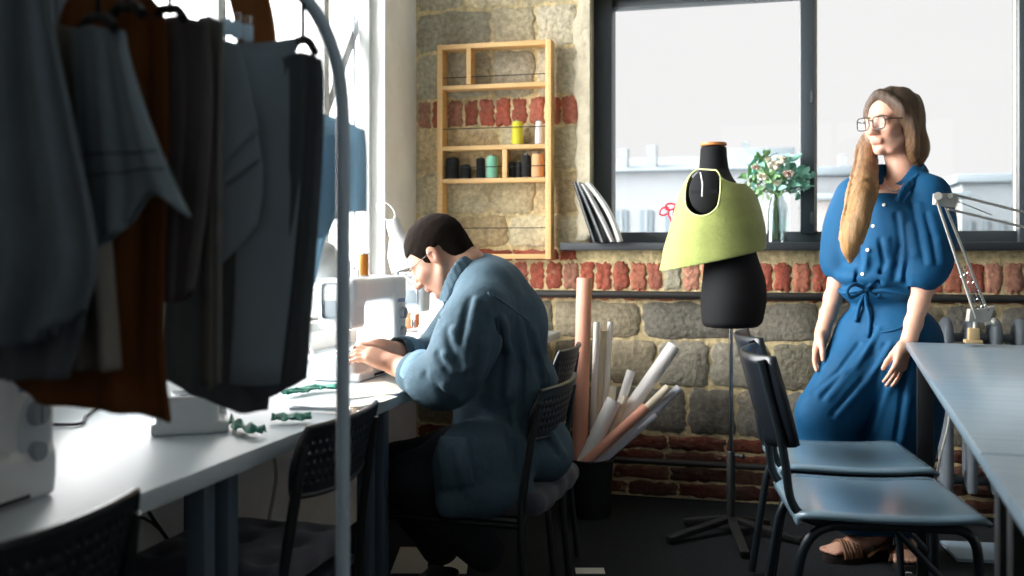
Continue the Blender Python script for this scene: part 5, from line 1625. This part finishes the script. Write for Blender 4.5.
# tie belt with bow
cb_ = w_(881, 291, 0)
ring = ring_on(J, cb_, fT, aT, 40)
ring = [p + UP * (.006 * math.sin(i * .7)) for i, p in enumerate(ring)]
MB().tube(ring, .0085, 8, closed=True).build('tie_belt', M_jump, js, True, smooth=180)
kp = hit(J, 868, 290, 2.9, 3.9); kn = normal_at(J, kp)
b = MB(); b.ball(kp + kn * .012, (.014, .014, .014))
for sg, up_ in ((1, .55), (-1, .2)):
    a = kp + kn * .014; c = a + CAMR * .05 * sg + UP * .035 * up_ + kn * .018; e = a + CAMR * .045 * sg - UP * .03 + kn * .016
    b.tube(catmull([a, a.lerp(c, .6) + UP * .012, c, e.lerp(c, .5) + CAMR * .012 * sg, e, a], 18), .0072, 8)
b.tube(catmull([kp + kn * .012, hit(J, 868, 305, 2.9, 3.9) + kn * .010, hit(J, 871, 320, 2.9, 3.9) + kn * .010, hit(J, 869, 338, 2.9, 3.9) + kn * .008], 12), .0072, 8)
b.tube(catmull([kp + kn * .012, hit(J, 861, 305, 2.9, 3.9) + kn * .010, hit(J, 857, 322, 2.9, 3.9) + kn * .008], 12), .0072, 8)
b.build('tie_bow', M_jump, js, True, smooth=180)
# pocket welt
pts = [hit(J, a, c, 2.9, 3.9) for a, c in ((872, 331), (885, 332), (898, 329), (906, 324))]
MB().tube([p + normal_at(J, p) * .002 for p in catmull(pts, 14)], .0038, 8).build('pocket_welt', M_jump, js, True, smooth=180)
# collar and placket
cs = SDF(w_(850, 215, -.35), w_(950, 140, .35) + Vector((0, .0, .02)), .004)
cs = SDF([min(w_(850, 200, -.3)[i], w_(955, 140, .3)[i]) - (.1 if i < 2 else 0) for i in range(3)], [max(w_(850, 200, -.3)[i], w_(955, 140, .3)[i]) + (.1 if i < 2 else 0) for i in range(3)], .0036)
for pts in ([w_(905, 164, .075), w_(922, 165, .0), w_(921, 172, -.075), w_(905, 186, -.125), w_(897, 199, -.150)], [w_(905, 164, .075), w_(887, 168, .075), w_(876, 178, .02), w_(873, 190, -.04)]):
    q = catmull(pts, 14)
    for i in range(14):
        for dz in (0, .010, .020): 
            cs.cap(q[i] - UP * dz + (q[i] - w_(902, 175)).normalized() * dz * .55, q[i + 1] - UP * dz + (q[i + 1] - w_(902, 175)).normalized() * dz * .55, .0062, .0062, .006)
cs.build('collar', M_jump, js, True, None, 1)
# necklace, ring, bracelet
M_gold = mat('gold', 'c9a24e', .25, metal=1.0); M_silver = mat('silver', 'cfd2d4', .2, metal=1.0)
MB().tube(catmull([w_(912, 170, -.045), w_(905, 182, -.085), w_(896, 191, -.125), w_(888, 188, -.11), w_(884, 178, -.05)], 16), .0016, 6).build('necklace', M_silver, woman, True)
fr = wrL + (w_(894, 388, -.19) - w_(908, 342, -.17)).normalized() * .108
dd = (w_(894, 388, -.19) - w_(908, 342, -.17)).normalized()
u1 = dd.orthogonal().normalized(); u2 = dd.cross(u1)
MB().tube([fr + fT * -.006 + (u1 * math.cos(k * PI / 8) + u2 * math.sin(k * PI / 8)) * .0098 for k in range(16)], .0016, 6, closed=True).build('finger_ring', M_silver, woman, True)

# long hair
M_hair = mat('long_hair', None, .45, attr=True, var=.42, vscale=26, stretch=(9, 9, .55), bump=.55, bscale=60, spec=.5)
hs = SDF([HF.c.x - .30, HF.c.y - .32, HF.c.z - .56], [HF.c.x + .2, HF.c.y + .22, HF.c.z + .17], .0038)
HF.ell(hs, (-.022, 0, .036), (.107, .088, .096), .01)
HF.ell(hs, (-.055, 0, -.015), (.070, .078, .085), .03)
HF.ell(hs, (.118, 0, -.012), (.088, .083, .112), .006, True)                      # face opening
for sg, pts, rad in ((1, [(.062, .006, .104), (.052, .052, .070), (.028, .080, .020), (.004, .084, -.04), (-.012, .073, -.095), (-.032, .056, -.145)], [.012, .016, .019, .020, .019, .010]),
                     (-1, [(.062, -.002, .104), (.048, -.050, .070), (.022, -.078, .015), (.012, -.080, -.05), (.02, -.075, -.10)], [.012, .016, .018, .020, .022])):
    hs.chain([HF(*p) for p in pts], rad, .016, 14)
rl = random.Random(12)
TAIL = [w_(867, 146, .09), w_(866, 169, .0), w_(862, 193, -.14), w_(857, 218, -.18), w_(851, 242, -.185), w_(850, 261, -.170)]
hs.chain([w_(871, 136, .11)] + TAIL, [.022, .026, .032, .036, .036, .028, .008], .02, 18)
hs.chain([HF(-.08, .02, -.05), HF(-.085, .03, -.10), HF(-.07, .030, -.14)], [.048, .042, .024], .02, 8)
for i in range(46):
    a = rl.random() * 6.28; R0 = .046 * math.sqrt(rl.random()); L = rl.uniform(.72, 1.0)
    pts = []
    for k, p in enumerate(TAIL):
        wd = (.62, .85, 1.0, 1.0, .85, .55)[k]
        pts.append(p + CAMR * (R0 * wd * math.cos(a) + rl.uniform(-.006, .006)) + CAMF * (R0 * wd * math.sin(a) * .8 + rl.uniform(-.006, .006)))
    q = catmull(pts, 22); q = q[:max(8, int(22 * L))]
    hs.chain(q, list(np.linspace(.0085, .0042, len(q))), .003)
st = ripple(31, 95, .0042, (1, 1, .16), 6); st2 = ripple(32, 210, .0018, (1, 1, .10), 5)
hs.warp(lambda x, y, z: st(x, y, z) + st2(x, y, z))
top_, mid_, end_ = np.array(lin('3b2c22')[:3]), np.array(lin('6b4d34')[:3]), np.array(lin('a57c4b')[:3])
def haircol(co):
    t = np.clip((HF.c.z + .11 - co[:, 2]) / .50, 0, 1)[:, None]
    tz = np.array([p.z for p in TAIL])[::-1]; tr = np.array([(p - HF.c).dot(CAMR) for p in TAIL])[::-1]
    xr = (co - np.array(HF.c)) @ np.array(CAMR); xr = xr - np.interp(co[:, 2], tz, tr) * (co[:, 2] < TAIL[0].z)
    streak = (.5 + .3 * np.sin(xr * 520) + .2 * np.sin(xr * 1130 + 1))[:, None] * .42
    t = np.clip(t + (streak - .15) * np.clip(t * 3, .25, 1), 0, 1)
    return np.where(t < .35, top_ + (mid_ - top_) * (t / .35), mid_ + (end_ - mid_) * ((t - .35) / .65))
hs.build('hair', M_hair, woman, True, haircol, 1)['label'] = 'long brown to blonde hair over one shoulder'

# sandals
M_sand = mat('brown_leather', '7a5236', .6, var=.1, vscale=30); M_sole = mat('dark_sole', '2b2420', .7)
for ank, d in ((ankR, dR), (ankL, dL)):
    d = Vector((d[0], d[1], 0)).normalized(); sd = Vector((-d.y, d.x, 0)); g = Vector((ank.x, ank.y, 0))
    out = []
    for k in range(32):
        a = 2 * PI * k / 32; ca, sa = math.cos(a), math.sin(a)
        p = g + d * (.065 + ca * .132) + sd * sa * (.046 + .010 * ca)
        out.append((p.x, p.y))
    sh_ = MB().prism(out, .001, .026, 'z').build('sandal', M_sole, woman, True)
    b = MB()
    for t0, hh, ww in ((.085, .062, .046), (.125, .056, .050)):
        for off in (-.012, 0, .012):
            b.tube(catmull([g + d * (t0 + off) - sd * ww + UP * .02, g + d * (t0 + off) - sd * ww * .8 + UP * hh * .8, g + d * (t0 + off - .006) + UP * (hh + .016), g + d * (t0 + off) + sd * ww * .8 + UP * hh * .8, g + d * (t0 + off) + sd * ww + UP * .02], 14), .007, 6)
    b.tube(catmull([g + d * .05 - sd * .046 + UP * .02, g - d * .03 - sd * .044 + UP * .065, g - d * .076 + UP * .075, g - d * .03 + sd * .044 + UP * .065, g + d * .05 + sd * .046 + UP * .02], 16), .007, 6)
    b.build('sandal_strap', M_sand, sh_, True)

# ------------------------------------------------------------------ THE MAN
ZM = 2.78
m_ = lambda px, py, dz=0.0: at(px, py, ZM + dz)
man = thing('person', 'man with cropped dark hair in a denim jacket bent over the sewing machine', 'person', (m_(500, 450).x, m_(500, 450).y, 0))
pit = math.radians(39)
fh = (-CAMR * .975 + CAMF * .22).normalized()
MF = Frame(m_(438, 256, .0), fh * math.cos(pit) - UP * math.sin(pit), fh * math.sin(pit) + UP * math.cos(pit), .89)
RM = [list(CAMR), list(CAMF), [0, 0, 1]]
lo = [m_(355, 500, -.36)[0] - .12, m_(470, 500)[1] - .50, .0]; hi = [m_(585, 500, .3)[0] + .06, m_(470, 500)[1] + .48, 1.24]
s = SDF(lo, hi, .0038)
shN, elN, wrN = m_(480, 312, -.19), m_(449, 379, -.23), m_(397, 366, -.10)
shF, elF, wrF = m_(476, 308, .18), m_(432, 362, .20), m_(382, 349, .02)
head(s, MF, True)
s.chain([MF(-.035, 0, -.03), MF(-.052, 0, -.085), m_(467, 288, .0)], [.056, .053, .058], .02)
s.ell(m_(495, 335), (.10, .15, .10), RM, .04); s.ell(m_(503, 400), (.11, .14, .13), RM, .04); s.ell(m_(505, 438), (.12, .15, .09), RM, .04)
s.chain([shN, elN, wrN], [.055, .045, .027], .02, 8); s.chain([shF, elF, wrF], [.055, .044, .027], .02, 8)
s.chain([m_(515, 448, -.09), m_(414, 476, -.15), m_(482, 550, -.07)], [.07, .05, .04], .02); s.chain([m_(515, 448, .09), m_(404, 470, .13), m_(440, 546, .10)], [.07, .05, .04], .02)
hand(s, wrN, (m_(370, 355, -.10) - m_(397, 366, -.10)), -UP + CAMF * .4, CAMF, .55, .04, .95, (.9, .35))
hand(s, wrF, (m_(352, 346, -.04) - m_(382, 349, .02)), -UP, -CAMF, .40, .06, .95, (.9, .4))
s.build('body', M_skin, man, True, skin_color(MF, 'd2a088', True), 1)
eyes(MF, man, '4f4030'); brows(MF, man, mat('dark_brow', '38291f', .7))
spectacles(MF, man, mat('thin_metal_frame', '6a6660', .3, metal=.8), .024, .021, .0012, .1)['label'] = 'thin round glasses'
# cropped hair
hs = SDF([MF.c.x - .16, MF.c.y - .16, MF.c.z - .16], [MF.c.x + .16, MF.c.y + .16, MF.c.z + .17], .0030)
MF.ell(hs, (-.016, 0, .036), (.103, .082, .092), .01)
MF.ell(hs, (-.062, 0, -.035), (.048, .060, .060), .03)
g = np.meshgrid(*hs.ax, indexing='ij', sparse=True)
q = [g[i] - MF.c[i] for i in range(3)]
lx = sum(q[i] * MF.f[i] for i in range(3)) / MF.k; ly = sum(q[i] * MF.l[i] for i in range(3)) / MF.k; lz = sum(q[i] * MF.u[i] for i in range(3)) / MF.k
# hairline: forehead, temple, round the ear, nape
line = np.where(lx > .052, .050 + .0 * lx, np.where(lx > .012, .050 - (.052 - lx) * 1.9, np.where(lx > -.040, .012 + np.maximum(0, .0) + 0 * lx, -.010 - np.minimum(1, (-.040 - lx) / .02) * .065)))
line = np.where((lx > .012) & (lx <= .030) , -.026, line)
front = lx - (.080 - np.abs(ly) * .12)
hs.D = np.maximum(hs.D, np.maximum(line - lz, front) * MF.k * .8).astype(np.float32)
fz_ = ripple(41, 260, .0012, (1, 1, 1), 6); hs.warp(lambda x, y, z: fz_(x, y, z))
hs.build('cropped_hair', mat('cropped_dark_hair', '1c130d', .9, spec=.1, var=.35, vscale=160, bump=.8, bscale=500), man, True, None, 1)

# denim jacket
M_denim = mat('washed_denim', '425b69', .88, var=.22, vscale=11, bump=.30, bscale=42, weave=.12)
s = SDF(lo, hi, .0044)
s.ell(m_(494, 330), (.128, .185, .115), RM, .05); s.ell(m_(504, 388), (.148, .178, .15), RM, .06); s.ell(m_(506, 440), (.160, .180, .115), RM, .06)
s.chain([m_(470, 284, .0), m_(488, 300, .0), m_(505, 322, 0)], [.085, .105, .12], .04)
s.chain([shN, m_(486, 296, -.10), m_(486, 292, 0), m_(484, 296, .10), shF], [.075, .078, .078, .078, .075], .05)
s.chain([shN, m_(464, 350, -.23), elN, m_(430, 379, -.20)], [.078, .074, .062, .055], .035, 10)
s.chain([m_(436, 381, -.21), m_(417, 373, -.16)], [.060, .056], .006)
s.chain([shF, m_(450, 340, .21), elF, m_(412, 357, .12)], [.078, .070, .062, .050], .03, 10)
s.cap(m_(416, 358, .13), m_(400, 353, .08), .052, .049, .006)
s.ell(m_(480, 468, -.205), (.125, .060, .130), RM, .05)       # front skirt over the near thigh
s.ell(m_(545, 452, -.03), (.080, .16, .075), RM, .05)        # back hem over the seat
s.cap(m_(447, 506, -.235), m_(518, 494, -.23), .026, .030, .05)
rp = ripple(51, 19, .0062, (1, 1, .8), 6); rp2 = ripple(52, 48, .0028, (1, 1, 1), 6)
s.warp(lambda x, y, z: rp(x, y, z) + rp2(x, y, z))
for pl in ([(470, 300), (462, 335), (455, 370)], [(486, 318), (478, 345), (470, 378)], [(447, 330), (452, 350), (462, 365)], [(438, 355), (448, 368), (462, 378)], [(496, 320), (503, 355), (500, 395)],
           [(512, 320), (522, 365), (520, 410)], [(528, 330), (540, 375), (543, 420)], [(425, 375), (438, 385), (452, 398)], [(506, 410), (512, 440), (514, 470)], [(540, 425), (548, 440), (556, 452)], [(440, 425), (455, 455), (460, 490)]):
    fold(s, pl, .008, True, .003, 2.2, 3.2, .014)
    fold(s, [(a + 7, b + 1) for a, b in pl], .009, False, -.004, 2.2, 3.2, .016)
# neck opening, cuffs open, hem
s.chain([m_(456, 266, 0), m_(470, 280, 0)], [.066, .054], .006, sub=True)
s.cap(m_(424, 374, -.165), m_(398, 364, -.11), .046, .050, .003, sub=True)
s.cap(m_(404, 354, .09), m_(380, 349, .02), .040, .046, .003, sub=True)
DJ = s
jk = s.build('denim_jacket', M_denim, man, True, None, 1)
# rolled cuffs, collar, pocket, seams
for a, b2, r in ((m_(432, 378, -.20), m_(418, 372, -.16), .059), (m_(412, 357, .125), m_(401, 354, .09), .052)):
    ax = (b2 - a).normalized(); M = ax.to_track_quat('Z', 'Y').to_matrix().to_4x4(); M.translation = a
    L = (b2 - a).length
    MB().lathe([(r * .98, -.004), (r * 1.05, .0), (r * 1.09, L * .5), (r * 1.05, L), (r * .95, L + .004), (r * .86, L), (r * .86, -.0)], 28, M=M, cap=False).build('rolled_cuff', mat('denim_inside', '5d7b8d', .85, var=.15, vscale=20, bump=.2, bscale=60), jk, True, smooth=180)
cs = SDF([m_(455, 290, 0)[0] - .16, m_(470, 280, 0)[1] - .18, m_(470, 300)[2]], [m_(490, 290, 0)[0] + .14, m_(470, 280)[1] + .18, m_(470, 240)[2]], .0036)
q = catmull([m_(441, 300, -.078), m_(447, 282, -.100), m_(457, 264, -.090), m_(469, 255, -.045), m_(474, 253, .0), m_(469, 255, .045), m_(457, 264, .090), m_(447, 282, .100), m_(441, 298, .07)], 24)
for i in range(24):
    for dz in range(5):
        o_ = (CAMR * .0045 + UP * -.0075) * dz + ((q[i] - m_(468, 280)).normalized() * .004 * dz)
        cs.cap(q[i] + o_, q[i + 1] + o_, .0058, .0058, .006)
cs.build('collar', M_denim, jk, True, None, 1)
patch(DJ, 'patch_pocket', ((437, 436), (468, 438), (474, 486), (441, 490)), .003, .004, M_denim, jk, 2.2, 3.2)
M_seam = mat('denim_seam', '47667a', .85)
for pl in ([(488, 292), (497, 318), (498, 345), (490, 372)], [(452, 292), (446, 300), (440, 318)], [(470, 282), (500, 300), (530, 322)], [(437, 440), (452, 443), (468, 441)]):
    pts = [hit(DJ, a, b, 2.2, 3.3) for a, b in pl]; pts = [p for p in pts if p is not None]
    if len(pts) > 2: MB().tube([p + normal_at(DJ, p) * .0005 for p in catmull(pts, 18)], .0022, 6).build('seam', M_seam, jk, True, smooth=180)

# trousers and shoes
s = SDF(lo, hi, .0048)
s.ell(m_(515, 446), (.135, .165, .085), RM, .04)
kN, aN = m_(414, 480, -.15), m_(484, 550, -.08); kF, aF = m_(398, 470, .13), m_(440, 545, .10)
s.chain([m_(515, 447, -.09), m_(460, 460, -.13), kN], [.090, .088, .074], .03); s.chain([kN, (kN + aN) / 2, aN], [.073, .068, .058], .02)
s.chain([m_(515, 447, .09), m_(455, 458, .11), kF], [.090, .088, .076], .03); s.chain([kF, (kF + aF) / 2, aF], [.078, .070, .058], .02)
rp = ripple(61, 24, .006, (1, 1, 1), 6); s.warp(lambda x, y, z: rp(x, y, z))
s.build('trousers', mat('dark_navy_cotton', '15181f', .9, var=.1, vscale=20, bump=.2, bscale=60), man, True, None, 1)
M_shoe = mat('dark_sneaker', '1a1d22', .6)
for ank, d in ((aN, -CAMR), (aF, -CAMR * .9 + CAMF * .3)):
    d = Vector(d).normalized(); g = Vector((ank.x, ank.y, 0))
    ss = SDF([g.x - .26, g.y - .2, -.01], [g.x + .2, g.y + .2, .18], .005)
    sd = Vector((-d.y, d.x, 0)); R_ = [list(d), list(sd), [0, 0, 1]]
    ss.chain([Vector((ank.x, ank.y, max(ank.z - .03, .11))), g - d * .02 + UP * .07, g + d * .10 + UP * .055, g + d * .16 + UP * .04], [.05, .046, .042, .034], .02)
    ss.box(g + d * .06 + UP * .018, (.135, .045, .016), .014, R_, .01)
    ss.build('shoe', M_shoe, man, True, None, 1)
